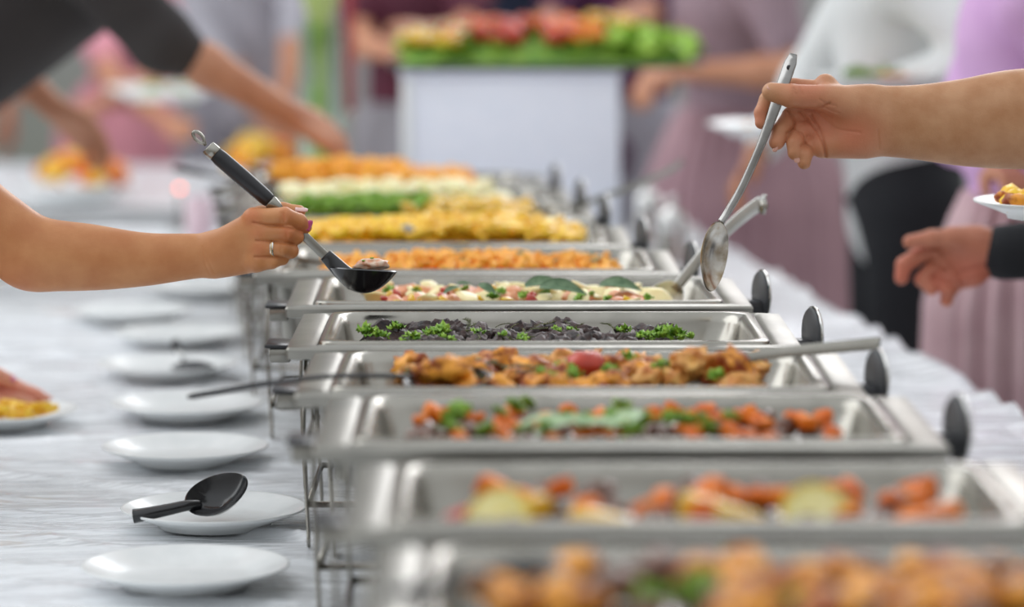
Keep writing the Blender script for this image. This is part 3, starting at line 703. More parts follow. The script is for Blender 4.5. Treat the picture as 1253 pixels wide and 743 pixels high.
# spoon standing in the sage dish
STEELS = mat('satin_steel', (.66, .65, .62), (.56, .55, .52), scale=30, rough=.3, metal=1)
def steel_spoon(pts, w0, label, bowlc=None, Rb_=None, side=(1, 0, .5), m_=STEEL, size=(.08, .055, .014), name='serving_spoon', hole=True):
    r = empty(name, pts[-1], label, 'spoon'); q = spline(pts, 6); n = len(q)
    MB().strap(q, [w0*(.7 if i == 0 else 1)*(1-.35*i/n) for i in range(n)], .003, side).build('handle', m_, r)
    if bowlc is not None:
        mb = MB(); spoon_bowl(mb, bowlc, *size, Rb_, n=28); mb.build('bowl', m_, r)
    return r
Y6 = 4.6
s6 = steel_spoon([P(938, 247, Y6), P(930, 249, Y6), P(900, 272, Y6), P(865, 306, Y6), P(825, 355, Y6)], .021, 'steel spoon leaning in the sage leaf dish with its hooked end in the air', P(806, 372, Y6), frame((-.7, 0, -.6), (.3, -.5, .8)), m_=STEELS)
MB().tube([P(934, 246, Y6-.004), P(935, 252, Y6-.006), P(933, 262, Y6-.006)], [.005, .006, .004], 10).build('hooked_end', STEELB, s6)
# steel spoon in the chicken dish
Y4 = 3.70
s4 = steel_spoon([P(1077, 421, Y4), P(1068, 421, Y4), P(1010, 426, Y4), P(950, 432, Y4), P(895, 441, Y4), P(868, 448, Y4)], .0155, 'steel spoon lying across the right end of the golden chicken dish', P(838, 455, Y4), frame((-1, 0, -.2), (.1, -.5, .9)), side=(0, .3, .95), m_=STEELB)
# black ladle in the chicken dish
def black_ladle(pts, bowlc, Rb_, label, rad=.0065, size=(.09, .06, .02), flat=.7):
    r = empty('serving_ladle', pts[-1], label, 'ladle'); q = spline(pts, 6); n = len(q)
    MB().tube(q, [rad*(.6 if i in (0, n-1) else (1.15 if i < n*.4 else .85)) for i in range(n)], 12, flat=flat, up=(0, 0, 1)).build('handle', NYLON, r)
    mb = MB(); spoon_bowl(mb, bowlc, *size, Rb_, th=.002, n=28); mb.build('bowl', NYLON, r)
    return r
black_ladle([P(229, 486, 3.60), P(270, 479, 3.60), P(330, 469, 3.60), P(400, 461, 3.60), P(470, 460, 3.60), P(505, 462, 3.61)], P(548, 462, 3.62), frame((1, 0, .06), (0, -.25, 1)), 'long black ladle lying across the left end of the golden chicken dish', rad=.0045, size=(.095, .07, .02))
place(c4[2], 'chicken_piece', (0, 0), P(552, 453, 3.62).x, 3.63, P(550, 453, 3.62).z, (0, .1, .2), 1.05, 'golden chicken piece lying in the bowl of the long black ladle', 'chicken', 'roasted chicken pieces')
place(c4[3], 'chicken_piece', (0, 0), P(522, 456, 3.62).x, 3.63, P(520, 456, 3.62).z, (0, .1, 1.2), .8, 'small golden chicken piece beside the larger one in the black ladle', 'chicken', 'roasted chicken pieces')
# black spoon in the nearest dish
black_ladle([P(470, 728, 2.48), P(520, 720, 2.48), P(560, 712, 2.48), P(600, 706, 2.48)], P(640, 702, 2.48), frame((1, 0, .15), (0, -.3, 1)), 'blurred black spoon lying in the nearest steel dish', rad=.006, size=(.06, .05, .014))
# black handles sticking out at the rear left
black_ladle([P(212, 206, 6.25), P(240, 211, 6.25), P(290, 220, 6.25), P(345, 232, 6.25)], P(372, 236, 6.25), frame((1, 0, -.1), (0, -.3, 1)), 'dark ladle whose handle sticks out left of the pale creamy dish', rad=.007)
black_ladle([P(300, 205, 6.55), P(330, 211, 6.55), P(350, 214, 6.55)], P(385, 216, 6.55), frame((1, 0, 0), (0, -.3, 1)), 'short dark spoon handle left of the golden nuggets', rad=.007)
steel_spoon([P(352, 314, 4.95), P(380, 319, 4.95), P(425, 327, 4.95)], .009, 'thin steel spoon handle at the left end of the orange breaded dish', P(450, 332, 4.95), frame((1, 0, -.1), (0, -.3, 1)), side=(0, -.5, .8))
steel_spoon([P(836, 196, 5.85), P(822, 207, 5.85), P(780, 226, 5.85), P(735, 242, 5.85), P(690, 259, 5.85)], .017, 'blurred steel spoon rising to the right from the green dish', P(660, 268, 5.85), frame((-1, 0, -.3), (.2, -.5, .8)), side=(.3, -.5, .8))
# large black spoon on the second plate
pz = pl2.location
A = lambda px, py, Y: P(px, py, Y)
sY = pz.y
bs = empty('serving_spoon', (pz.x, pz.y, TZ+.02), 'large black plastic serving spoon lying on the plate near the bottom left', 'spoon')
q = spline([A(163, 632, sY-.07), A(166, 631.5, sY-.07), A(180, 629, sY-.07), A(205, 624, sY-.06), A(228, 619, sY-.05), A(244, 618, sY-.04)], 6); n = len(q)
MB().tube(q, [(.004, .0085)[i] if i < 2 else .0112-.004*(i/n) for i in range(n)], 16, flat=.85, up=(0, 0, 1)).build('handle', NYLON, bs)
mb = MB(); spoon_bowl(mb, A(265, 603, sY-.03), .080, .066, .022, frame((.80, .35, .42), (-.42, -.62, .66)), th=.0018, n=36, m_=10, egg=.2); mb.build('bowl', NYLON, bs)
# small spoon on the fifth plate
pz = pl5.location; sY = pz.y
bs = empty('serving_spoon', (pz.x, pz.y, TZ+.02), 'small black spoon with pale neck standing on a blurred white plate', 'spoon')
q = spline([P(213, 418, sY+.03), P(218, 428, sY+.02), P(224, 440, sY)], 6); n = len(q)
MB().tube(q[:8], [.008]*8, 12, flat=.7).build('grip', BLACKP, bs)
MB().tube(q[6:], .0045, 10).build('neck', CHINA, bs)
mb = MB(); spoon_bowl(mb, P(236, 450, sY-.01), .072, .05, .010, frame((.9, -.3, 0), (0, .2, -1)), n=28); mb.build('bowl', DGREY, bs)

# ---------------------------------------------------------------- people
SKIN_T = mat('tanned_skin', '#d3925f', '#c47e4c', scale=22, rough=.44, sss=.07, bump=.14, bscale=420, attr=True)
SKIN_P = mat('fair_skin', '#d9a184', '#c98a6c', scale=22, rough=.46, sss=.12, bump=.16, bscale=380, attr=True)
SKIN_M = mat('tanned_male_skin', '#c8966e', '#b88258', scale=30, rough=.5, sss=.1, bump=.22, bscale=420, attr=True)
SKIN_R = mat('ruddy_skin', '#c07c60', '#b06c52', scale=30, rough=.48, sss=.1, bump=.18, bscale=380, attr=True)
SKIN_B = mat('background_skin', '#c98f70', '#b97c5c', scale=12, rough=.55, sss=.08, attr=True)
HAIRB = mat('brown_hair', '#3a281c', '#23170f', scale=60, rough=.5)
def fabric(n, c, c2=None, rough=.85): return mat(n, c, c2 or c, scale=8, rough=rough, bump=.2, bscale=300)
def vv(a): return Vector(a)
def ik(s, t, l1, l2, hint):
    d = t-s; L = d.length
    if L > (l1+l2)*.985: k = L/((l1+l2)*.985); l1 *= k; l2 *= k
    a = (l1*l1-l2*l2+L*L)/(2*L); h = math.sqrt(max(l1*l1-a*a, 1e-6)); u = d/L; hh = Vector(hint); hh = (hh-u*hh.dot(u)).normalized()
    return s+u*a+hh*h
def hand_prims(w_, d, nrm, side, curl=.5, s=1.0, spread=.12):
    """wrist, pointing direction, palm normal (towards what the palm faces), side=+1 if the thumb lies along nrm x d"""
    d = d.normalized(); nrm = (nrm-d*nrm.dot(d)).normalized(); t = nrm.cross(d)*side; pr = []
    k1 = []
    for i, (off, ln, r) in enumerate(((.030, .072, .0088), (.010, .080, .0092), (-.010, .074, .0088), (-.029, .058, .0078))):
        kn = w_+d*(.088-abs(off)*.15)*s+t*off*s; k1.append(kn)
        pr.append(cone(w_+t*off*.55*s, kn, .0135*s, .0115*s, .012, flat=nrm, ff=1.1))
        dd = (d+t*(off*spread*6)).normalized(); p0 = kn; ang = 0
        for seg, (fr_, rr) in enumerate(((.45, 1), (.32, .92), (.23, .84))):
            ang += curl*(.5, .9, .6)[seg]; v_ = dd*math.cos(ang)+nrm*math.sin(ang); p1 = p0+v_*ln*fr_*s
            pr.append(cone(p0, p1, r*rr*s*1.04, r*(rr-.07)*s, .004)); p0 = p1
    th0 = w_+d*.02*s+t*.018*s; th1 = w_+d*.055*s+t*.048*s+nrm*.012*s; th2 = w_+d*.085*s+t*.055*s+nrm*.026*s; th3 = w_+d*.108*s+t*.05*s+nrm*.03*s
    pr += [cone(th0, th1, .016*s, .012*s, .014), cone(th1, th2, .0115*s, .0105*s, .006), cone(th2, th3, .0105*s, .008*s, .005)]
    return pr
def person(label, x, y, face, h=1.68, lean=(0, 0), rh=None, lh=None, top=None, sleeve=.5, bottom='trousers', bcol=None, skin=None, hair=HAIRB, bulk=1.0, skip='', extra=None, name='person', pleats=0, long_=.75, res=.010, group=None, palm=None, belt=1.0, esl=None, shoes=True, redp=None, hint=None):
    s = h/1.70; skin = skin or SKIN_B
    f = Vector((math.cos(math.radians(face)), math.sin(math.radians(face)), 0)); r = f.cross(Vector((0, 0, 1)))
    root = empty(name, (x, y, 0), label, 'person', group); b = Vector((x, y, 0)); up = Vector((0, 0, 1)); ln = Vector((lean[0], lean[1], 0))
    pel = b+up*.93*s; wai = pel+up*.14*s+ln*.3; che = pel+up*.37*s+ln*.85; nec = pel+up*.52*s+ln*1.05; hd = pel+up*.67*s+ln*1.2+f*.02
    J = dict(pel=pel, che=che)
    sh = {'r': che+r*.175*s*bulk+up*.075*s, 'l': che-r*.175*s*bulk+up*.075*s}
    B = [ell(pel, (.130*s*bulk, .092*s*bulk, .10*s), frame(r, up), .05), cone(pel, wai, .125*s*bulk, .115*s*bulk, .06, flat=f, ff=1.25), cone(wai, che, .115*s*bulk, .14*s*bulk, .06, flat=f, ff=1.25),
         cone(sh['l'], sh['r'], .058*s, .058*s, .06), cone(che, nec, .09*s, .055*s, .05), cone(nec, hd, .052*s, .05*s, .03),
         ell(hd+up*.045*s, (.076*s, .094*s, .112*s), frame(r, up), .02), cone(hd-up*.03*s+f*.03, hd-up*.045*s+f*.06, .04*s, .028*s, .03),
         cone(hd+f*.088*s+up*.045*s, hd+f*.105*s+up*.02*s, .010*s, .014*s, .012), ell(hd+f*.088*s-up*.012*s, (.024*s, .012*s, .010*s), frame(r, up), .006)]
    for q in (-1, 1):
        B.append(ell(hd+r*.077*s*q+up*.04*s, (.010*s, .018*s, .03*s), frame(r, up), .006))
        B.append(ell(hd+f*.098*s+r*.032*s*q+up*.05*s, (.014*s, .012*s, .010*s), frame(r, up), .006, sub=True))
    T = [cone(pel-up*.05, wai, .150*s*bulk, .135*s*bulk, .06, flat=f, ff=1.22), cone(wai, che, .13*s*bulk, .155*s*bulk, .06, flat=f, ff=1.22), cone(sh['l'], sh['r'], .068*s, .068*s, .06), cone(che, nec-up*.03, .10*s, .06*s, .04)]
    for side_, tgt in (('r', rh), ('l', lh)):
        if side_ in skip: continue
        S = sh[side_]; sg_ = 1 if side_ == 'r' else -1
        if tgt is None: tgt = pel+r*.27*sg_+up*.02-up*.12+f*.05
        tgt = Vector(tgt); el = ik(S, tgt, .28*s, .25*s, (Vector(hint) if hint and side_ == 'r' else Vector((0, 0, -1))+r*.5*sg_-f*.3))
        B += [cone(S, el, .048*s*bulk, .038*s, .03), cone(el, el+(tgt-el)*.35, .038*s, .039*s, .02), cone(el+(tgt-el)*.35, tgt, .039*s, .026*s, .02)]
        dr = (tgt-el).normalized(); pn = Vector(palm) if palm else (-r*sg_*.6+Vector((0, 0, -.8)))
        sd_ = 1 if ((pn-dr*pn.dot(dr)).normalized().cross(dr)).dot(up+f*.3-r*sg_*.5) > 0 else -1
        B += hand_prims(tgt, dr, pn, sd_, .55, 1.0*s)
        if sleeve > 0:
            L1 = min(1, sleeve*2); e1 = S+(el-S)*L1; T += [cone(S, e1, .066*s*bulk, .056*s, .04)]
            if sleeve > .5: T += [cone(el, el+(tgt-el)*(sleeve-.5)*2*.92, .056*s, .042*s, .03)]
    hips = []
    for q in (-1, 1):
        hp_ = pel+r*.09*s*q-up*.04; kn = b+r*.10*s*q+up*.50*s+f*.015; an = b+r*.10*s*q+up*.09*s; toe = an+f*.15*s-up*.05*s
        B += [cone(hp_, kn, .088*s*bulk, .055*s, .05), cone(kn, kn+(an-kn)*.35, .055*s, .054*s, .02), cone(kn+(an-kn)*.35, an, .054*s, .036*s, .02), cone(an-up*.05*s, toe, .034*s, .03*s, .03)]
        hips.append((hp_, kn, an, toe))
    v_, f_ = sdf_mesh(B, res)
    if extra:
        for (ev, ef) in extra: f_ = np.concatenate([f_, ef+len(v_)]); v_ = np.concatenate([v_, ev])
    body = obj('body', v_, f_, skin, root)
    redden(body, redp or [(-99, 0, 0)])
    if top: o = obj('top', *sdf_mesh(T+(esl or []), res), top, root, )
    if bottom == 'trousers':
        Q = [cone(pel-up*.02, pel+up*.07*belt, .142*s*bulk, .135*s*bulk, .05, flat=f, ff=1.15)]
        for hp_, kn, an, toe in hips: Q += [cone(hp_, kn, .104*s*bulk, .075*s, .05), cone(kn, an, .074*s, .062*s, .03)]
        obj('trousers', *sdf_mesh(Q, res), bcol, root)
    elif bottom == 'skirt':
        n = 240; rings = []; z0 = 1.02*s; z1 = z0-long_
        for k in range(19):
            t = k/18; z = z0-(z0-z1)*t; ring = []
            for i in range(n):
                a = 2*PI*i/n; tri = abs(((a*pleats/(2*PI)) % 1)*2-1)-.5 if pleats else math.sin(a*9)*.5
                rr = (.14+.07*min(1, t*5)**.8+.03*t)*s*bulk+tri*(.018+.022*t)*(1+.3*math.sin(a*3))
                ring.append(b+ln*.25*(1-t)+r*math.cos(a)*rr*1.08+f*math.sin(a)*rr*.92+up*z)
            rings.append(ring)
        mb = MB().loft(rings, cap0=True); mb.build('skirt', bcol, root)
    if shoes:
        for hp_, kn, an, toe in hips:
            o = obj('shoe', *sdf_mesh([cone(an-up*.045*s, toe, .044*s, .038*s, .03), cone(an-up*.05*s-f*.03, toe, .036*s, .036*s, .02)], .008, clip=[((0, 0, .002), (0, 0, 1))]), BLACKP, root)
    H = [ell(hd+up*.065*s-f*.018, (.087*s, .102*s, .112*s), frame(r, up), .02), ell(hd+f*.12*s+up*-.01, (.09*s, .09*s, .12*s), frame(r, up), .02, sub=True)]
    obj('hair', *sdf_mesh(H, .010), hair, root)
    for q in (-1, 1):
        c = hd+f*.077*s+r*.032*s*q+up*.048*s; e_ = MB().lathe([(.0118*math.sin(PI*i/8), -.0118*math.cos(PI*i/8)) for i in range(9)], c, 12).build('eye', CHINA, root)
        MB().lathe([(0, .0102), (.0062, .0100), (.0060, .0112), (0, .0122)], c, 12, frame(r, f)).build('iris', HAIRB, e_)
    return root, sh, f, r

def nail(c, xd, nd, L, W, m, parent):
    R = frame(xd, nd); mb = MB(); rings = []
    for i in range(7):
        t = i/6; wd_ = W*.5*(math.sin(PI*(.22+.62*t)))**.5*(1 if t < .98 else .7)
        rings.append([Vector(c)+R@Vector(((t-.5)*L, wd_*s, .0012*(1-s*s)-.0006*(t*t))) for s in (-1, -.6, -.2, .2, .6, 1)]+[Vector(c)+R@Vector(((t-.5)*L, wd_*s, .0012*(1-s*s)-.0006*(t*t)-.0009)) for s in (1, .6, .2, -.2, -.6, -1)])
    mb.loft(rings, True, True).build('fingernail', m, parent)

def carve(v, pf, lines, depth=.0016, wid=.0013, ymax=99):
    """skin folds: press the camera-side surface in along the given folds"""
    for L in lines:
        pts = spline([pf(*p) for p in L], 5); best = np.full(len(v), 9.0)
        for a, b in zip(pts[:-1], pts[1:]):
            d = np.array([b.x-a.x, b.z-a.z]); q = v[:, (0, 2)]-np.array([a.x, a.z]); t = np.clip((q@d)/(d@d+1e-12), 0, 1)
            best = np.minimum(best, np.linalg.norm(q-t[:, None]*d, axis=1))
        m_ = v[:, 1] < ymax; v[m_, 1] += depth*np.exp(-(best[m_]/wid)**2)
    return v
# ---- woman at the left holding the ladle
sL = 4.23/FPX
def chain(pf, pts, k=.0025, **kw):
    out = []
    for (a, b) in zip(pts[:-1], pts[1:]):
        out.append(cone(pf(*a[:3]), pf(*b[:3]), a[3]*sL_, b[3]*sL_, k, **kw))
    return out
def sweep(pts, k=.002, flat=None, ff0=1.0, ff1=1.0):
    ps = [Vector(p[0]) for p in pts]; rs = [Vector((p[1], 0, 0)) for p in pts]; a = spline(ps, 6); b = spline(rs, 6); n = len(a)-1
    return [cone(a[i], a[i+1], b[i].x, b[i+1].x, k, flat=flat, ff=ff0+(ff1-ff0)*(i+.5)/n) for i in range(n)]
sL_ = 4.23/FPX
YN = (0, 1, 0)
Wsh = Vector((-.86, 4.20, 1.335))
A1 = []
A1 += sweep([(Wsh, .052), (Lp(-60, 232, 0), .048), (Lp(2, 284, 0), .046), (Lp(45, 309, 0), .0455), (Lp(110, 315, 0), .0415), (Lp(175, 317.5, 0), .0335), (Lp(230, 314, 0), .0285), (Lp(266, 312, 0), .0262)], flat=YN, ff0=1.0, ff1=1.4)
A1 += [ell(Lp(36, 324), (.026, .026, .022), None, .03)]
# back of the hand
A1 += [cone(Lp(262, 301, -.002), Lp(310, 270, -.010), .0165, .0125, .012), cone(Lp(262, 306, -.003), Lp(316, 285, -.012), .0165, .0125, .012), cone(Lp(262, 314, -.003), Lp(317, 303, -.011), .0165, .0125, .012), cone(Lp(264, 322, -.001), Lp(313, 321, -.006), .0165, .0125, .012),
       ell(Lp(290, 308, .006), (.034, .016, .027), None, .012)]
A1 += chain(Lp, [(311, 268, -.012, 12.5), (348, 264.5, -.0175, 10.8), (366, 271, -.006, 9.6), (374, 278, .004, 7.8)])
A1 += chain(Lp, [(317, 285, -.013, 12), (350, 284.5, -.0165, 10.4), (362, 290, -.003, 9.4), (356, 294, .012, 8)])
A1 += chain(Lp, [(318, 303, -.012, 11.6), (344, 303.5, -.0155, 10.2), (356, 307, -.003, 9.2), (350, 310, .012, 7.8)])
A1 += chain(Lp, [(313, 321, -.008, 11.4), (332, 319.5, -.012, 9.6), (345, 316, 0, 8.4), (339, 315, .012, 7.2)])
A1 += chain(Lp, [(282, 292, .010, 15), (318, 264, .020, 11), (346, 258, .019, 9.5), (366, 259, .015, 8)], k=.006)
# knuckle mounds
for (a, b) in ((309, 266), (316, 284), (318, 303), (313, 321)): A1.append(ell(Lp(a, b, -.017), (.009, .008, .009), None, .012))
# creases at the finger joints and between fingers
for (a, b) in ((347, 264), (351, 285), (344, 304)):
    A1.append(cone(Lp(a-1, b-6, -.030), Lp(a+1, b+6, -.030), .0032, .0032, .003, sub=True))
a1v, a1f = sdf_mesh(A1, .0014)
a1v = carve(a1v, Lp, [[(312, 270), (330, 273.5), (345, 275), (360, 279)], [(316, 292), (338, 294), (360, 297.5)], [(314, 312), (330, 312), (346, 312)]], .0028, .0014, 4.199)
a1v = carve(a1v, Lp, [[(348, 258), (350, 271)], [(352, 279), (353, 291)], [(345, 298), (346, 308)], [(254, 305), (258, 318), (264, 332)], [(249, 300), (252, 318), (258, 334)], [(345, 258), (346, 270)]], .0008, .0011, 4.199)
TOPA = fabric('teal_fabric', '#3f7f86', '#356c74')
woman1, shw, _, _ = person('tanned bare forearm from the left with a silver ring, holding up the black ladle', -1.12, 4.40, 0, 1.66, lean=(.27, -.02), lh=(-.82, 4.50, .985), top=TOPA, sleeve=0, bottom='trousers', bcol=fabric('navy_denim', '#2b3550'), skin=SKIN_T, skip='r', extra=[(a1v, a1f)],
       redp=[tuple(Lp(374, 276, 0))+(.012,), tuple(Lp(309, 266, -.02))+(.012,), tuple(Lp(316, 284, -.02))+(.01,), tuple(Lp(318, 303, -.02))+(.01,), tuple(Lp(25, 330, 0))+(.03,), tuple(Lp(350, 264, -.02))+(.008,), tuple(Lp(351, 285, -.02))+(.008,)])
PNAIL = mat('pink_nail_varnish', '#e0629a', '#d65590', rough=.15, coat=.6); FNAIL = mat('bare_nail', '#dda796', '#d39c8a', rough=.25, coat=.3)
nail(Lp(378.5, 276, -.003), Lp(381, 268, -.002)-Lp(374, 282, -.002), (.8, -.75, .1), .014, .009, PNAIL, woman1)
nail(Lp(369, 256, .008), (1, 0, -.08), (-.1, -.5, .85), .016, .009, mat('pale_pink_nail', '#eac0bb', rough=.2, coat=.5), woman1)
ring = empty('finger_ring', Lp(334, 303, -.014), 'silver band ring worn on the hand holding the black ladle', 'ring')
rx = (Lp(344, 303.5, -.0155)-Lp(318, 303, -.012)).normalized()
MB().lathe([(.0106, -.0028), (.0118, -.0024), (.0121, 0), (.0118, .0024), (.0106, .0028), (.0104, 0)], Lp(334, 303.2, -.0142), 40, frame(Vector((0, 0, 1)), rx), cap=False).build('band', mat('silver', (.85, .83, .78), rough=.12, metal=1), ring)
MB().lathe([(.0119, -.0008), (.0124, -.0006), (.0124, .0006), (.0119, .0008)], Lp(334, 303.2, -.0142), 40, frame(Vector((0, 0, 1)), rx), cap=False).build('groove', mat('gold', (.8, .6, .3), rough=.2, metal=1), ring)
# her plate
pw = P(-66, 346, 4.52)
plate(0, 0, 'white plate held at the left edge behind the elbow with yellow food', loc=(pw.x, 4.52, pw.z-.012), group=None)
for k in range(10):
    place(fr8[k % 4], 'potato_fry', (0, 0), pw.x-.03+.011*(k % 7), 4.50+.01*(k % 3), pw.z+.004+.003*(k//4), (0, .1, k*.9), .9, 'yellow fry on the plate held at the left edge', 'fry', 'fries on the held plate')

# ---- man at the right holding the steel spoon
A2 = []
Msh = Vector((1.0, 4.12, 1.40)); El = P(1400, 140, 4.16)
A2 += [cone(Msh, El, .062, .054, .03)]
A2 += sweep([(El, .054), (Rp(1330, 143, .005), .062), (Rp(1245, 146, .003), .0615), (Rp(1180, 150), .0535), (Rp(1120, 149.5), .0455), (Rp(1066, 147.5), .0425)], flat=YN, ff0=1.0, ff1=1.55)
A2 += [ell(Rp(1030, 150, .008), (.046, .017, .040), None, .015), cone(Rp(1060, 132, -.004), Rp(1014, 121, -.013), .026, .018, .014), cone(Rp(1056, 172, -.002), Rp(1006, 178, -.004), .0195, .0155, .016), cone(Rp(1010, 104, .012), Rp(1010, 170, .012), .014, .014, .016)]
A2 += chain(Rp, [(1016, 113, .010, 13.5), (972, 106.5, .014, 10.5), (939, 122, .010, 9.8), (932.5, 138, .004, 9.4), (932, 150, .000, 8.2)])
A2 += chain(Rp, [(1008, 136, .010, 13), (968, 142, .010, 11), (956, 160, .000, 10.6), (950.5, 174, -.006, 9.6)])
A2 += chain(Rp, [(1008, 156, .008, 12), (980, 160, .002, 11), (973, 176, -.010, 10), (973, 187, -.014, 9.2)])
A2 += chain(Rp, [(1010, 174, .004, 11), (992, 178, -.002, 10), (985, 190, -.012, 9), (984, 199, -.015, 8.2)])
A2 += chain(Rp, [(1050, 130, -.006, 22), (1006, 119.5, -.018, 15), (968, 117.5, -.0265, 14), (944, 112.5, -.021, 11.5)], k=.003)
# palm creases
def crease(pf, pts, r=.0028):
    out = []
    for (a, b) in zip(pts[:-1], pts[1:]): out.append(cone(pf(*a), pf(*b), r, r, .004, sub=True))
    return out
a2v, a2f = sdf_mesh(A2, .0015)
a2v = carve(a2v, Rp, [[(964, 137), (971.6, 147.7), (970.6, 157.4), (962, 162.7)], [(970.6, 158.4), (981.4, 164.9), (983.5, 173.5), (979, 177.8)], [(984.6, 175.7), (992, 182), (993, 190.7), (990, 200)],
    [(979, 137), (996, 156), (1005, 173.5), (1009, 190.7)], [(992, 141), (1003, 160.6), (1008, 180), (1010, 195)], [(966, 129.5), (979, 131.5), (996, 131.5), (1012, 124)]], .0034, .0015, 4.155)
a2v = carve(a2v, Rp, [[(998.6, 137), (1022, 156), (1050, 160.6)], [(1071, 158), (1073, 180)], [(968, 106), (970, 113)], [(976, 105), (978, 113)], [(1003, 127), (1012, 133), (1024, 137)], [(1000, 120), (1008, 125), (1020, 128)]], .0014, .0012, 4.15)
man1, _, _, _ = person('large bare male forearm and hand from the right holding up the steel spoon', 1.22, 3.98, 180, 1.78, lean=(-.18, .0), lh=(.78, 4.36, 1.19), top=fabric('white_tshirt', '#e6e6e8'), sleeve=.35, bottom='trousers', bcol=fabric('dark_jeans', '#2a2e3c'), skin=SKIN_M, skip='r', extra=[(a2v, a2f)],
     redp=[tuple(Rp(1000, 150, -.01))+(.045,), tuple(Rp(950, 175, 0))+(.02,), tuple(Rp(975, 190, 0))+(.02,), tuple(Rp(985, 112, -.02))+(.035,), tuple(Rp(1045, 165, -.02))+(.035,), tuple(Rp(932, 145, 0))+(.02,)])
obj('sleeve', *sdf_mesh([cone(Msh+Vector((.03, 0, .01)), Msh+(El-Msh)*.45, .078, .072, .03)], .008), fabric('white_tshirt', '#e6e6e8'), man1)
nail(Rp(945, 106.5, -.028), Rp(937, 106, -.02)-Rp(953, 108, -.02), (-.1, -.55, .85), .013, .011, FNAIL, man1)
nail(Rp(948, 181, -.011), (-.2, -.2, -1), (-.8, -.6, -.2), .010, .010, FNAIL, man1)
nail(Rp(976, 195, -.020), (.05, -.2, -1), (.1, -.9, -.3), .009, .009, FNAIL, man1)
pr = P(1298, 252, 4.42)
plate(0, 0, 'white plate held at the right edge above the black cuff with yellow food', loc=(pr.x, 4.42, pr.z-.016), group=None)
scatter(blobs('yellow_mash', YEL, 2, (.022, .018, .014), amp=.35), 'yellow_mash', 9, (pr.x-.025, 4.42), (-.045, .04), (-.05, .04), pr.z+.010, 'yellow lump of food on the plate at the right edge', 'food portion', 'food on the right held plate', seed=31, size=.022)
scatter(blobs('orange_piece', CHK, 2, (.012, .010, .008), amp=.4), 'orange_piece', 7, (pr.x-.04, 4.40), (-.04, .04), (-.04, .03), lambda u, v: pr.z+.012+.4*max(0, u), 'small orange piece on the plate at the right edge', 'food portion', 'orange pieces on the right held plate', seed=32, size=.02)

# ---- man with black sleeve behind
Bp = lambda px, py, off=0: P(px, py, 5.1+off)
sL_ = 5.13/FPX
A3 = [ell(Bp(1180, 313, .0), (.046, .020, .040), None, .02), cone(Bp(1215, 308), Bp(1195, 310), .034, .036, .02, flat=YN, ff=1.4), cone(Bp(1195, 298, -.006), Bp(1165, 292, -.014), .026, .018, .014), cone(Bp(1190, 335, -.004), Bp(1160, 345, -.004), .020, .015, .014)]
A3 += chain(Bp, [(1170, 292, -.014, 14), (1140, 292, -.018, 10.5), (1113, 296, -.018, 8.4)], k=.006)
A3 += chain(Bp, [(1165, 303, .008, 12), (1130, 309, .004, 11), (1106, 324, -.004, 10), (1103, 340, -.008, 8.6)])
A3 += chain(Bp, [(1158, 318, .006, 11), (1140, 330, .002, 10), (1128, 342, -.006, 9), (1140, 354, -.014, 8)])
A3 += chain(Bp, [(1158, 332, .004, 11), (1150, 342, -.004, 9.5), (1156, 352, -.014, 8.5), (1160, 356, -.018, 8)])
A3 += chain(Bp, [(1170, 345, .0, 10.5), (1160, 358, -.006, 9), (1158, 368, -.012, 8)])
A3 += [cone(Bp(1160, 312, -.024), Bp(1182, 346, -.026), .002, .002, .003, sub=True), cone(Bp(1216, 308), P(1300, 300, 5.12), .030, .036, .01)]
a3v, a3f = sdf_mesh(A3, .0018)
a3v = carve(a3v, Bp, [[(1145, 304), (1155, 312), (1165, 330), (1178, 350)], [(1136, 318), (1146, 326), (1158, 330)], [(1140, 336), (1152, 342), (1160, 348)], [(1120, 303), (1140, 301), (1160, 303)], [(1172, 330), (1190, 326), (1206, 322)]], .004, .002, 5.11)
BLK = fabric('black_fabric', '#15161a', '#1c1d22')
man2, sh2, _, _ = person('relaxed bare hand with black cuff reaching in from the right above grey trousers', 1.10, 5.24, 180, 1.76, lean=(-.08, 0), top=BLK, sleeve=1, bottom='trousers', bcol=fabric('grey_trousers', '#54575e', '#4a4d54'), skin=SKIN_R, skip='r', extra=[(a3v, a3f)],
     redp=[tuple(Bp(1104, 335))+(.03,), tuple(Bp(1150, 350))+(.03,), tuple(Bp(1190, 330))+(.04,), tuple(Bp(1120, 295))+(.02,)],
     esl=[cone(Vector((1.02, 5.40, 1.40)), P(1385, 335, 5.25), .07, .058, .04), cone(P(1385, 335, 5.25), P(1300, 303, 5.12), .056, .050, .03), cone(P(1300, 303, 5.12), P(1228, 309, 5.1), .048, .043, .02)])

# ---- person at the lower left with hand over a plate
sL_ = 4.98/FPX
Cp = lambda px, py, off=0: P(px, py, 5.04+off)
A4 = [cone(Cp(-120, 440, .02), Cp(-50, 470, .01), .032, .026, .02), ell(Cp(-22, 478, .005), (.042, .022, .020), None, .015)]
A4 += chain(Cp, [(-10, 470, .0, 12), (22, 478, -.004, 11), (44, 485, -.004, 10), (58, 492, -.004, 8.5)])
A4 += chain(Cp, [(-14, 478, .024, 12), (20, 474, .028, 10), (40, 482, .03, 9), (48, 490, .03, 8)])
A4 += chain(Cp, [(-16, 486, -.015, 11), (8, 488, -.026, 10), (25, 491, -.028, 9), (36, 494, -.026, 8)])
A4 += chain(Cp, [(-20, 492, -.03, 10), (0, 494, -.045, 9), (14, 496, -.045, 8)])
A4 += chain(Cp, [(-25, 465, -.012, 12), (-2, 460, -.03, 9.5), (12, 466, -.034, 8.5)])
A4 += [cone(Cp(-120, 440, .02), Vector((-1.1, 5.0, 1.12)), .032, .042, .02), cone(Vector((-1.1, 5.0, 1.12)), Vector((-1.17, 4.98, 1.36)), .042, .05, .02)]
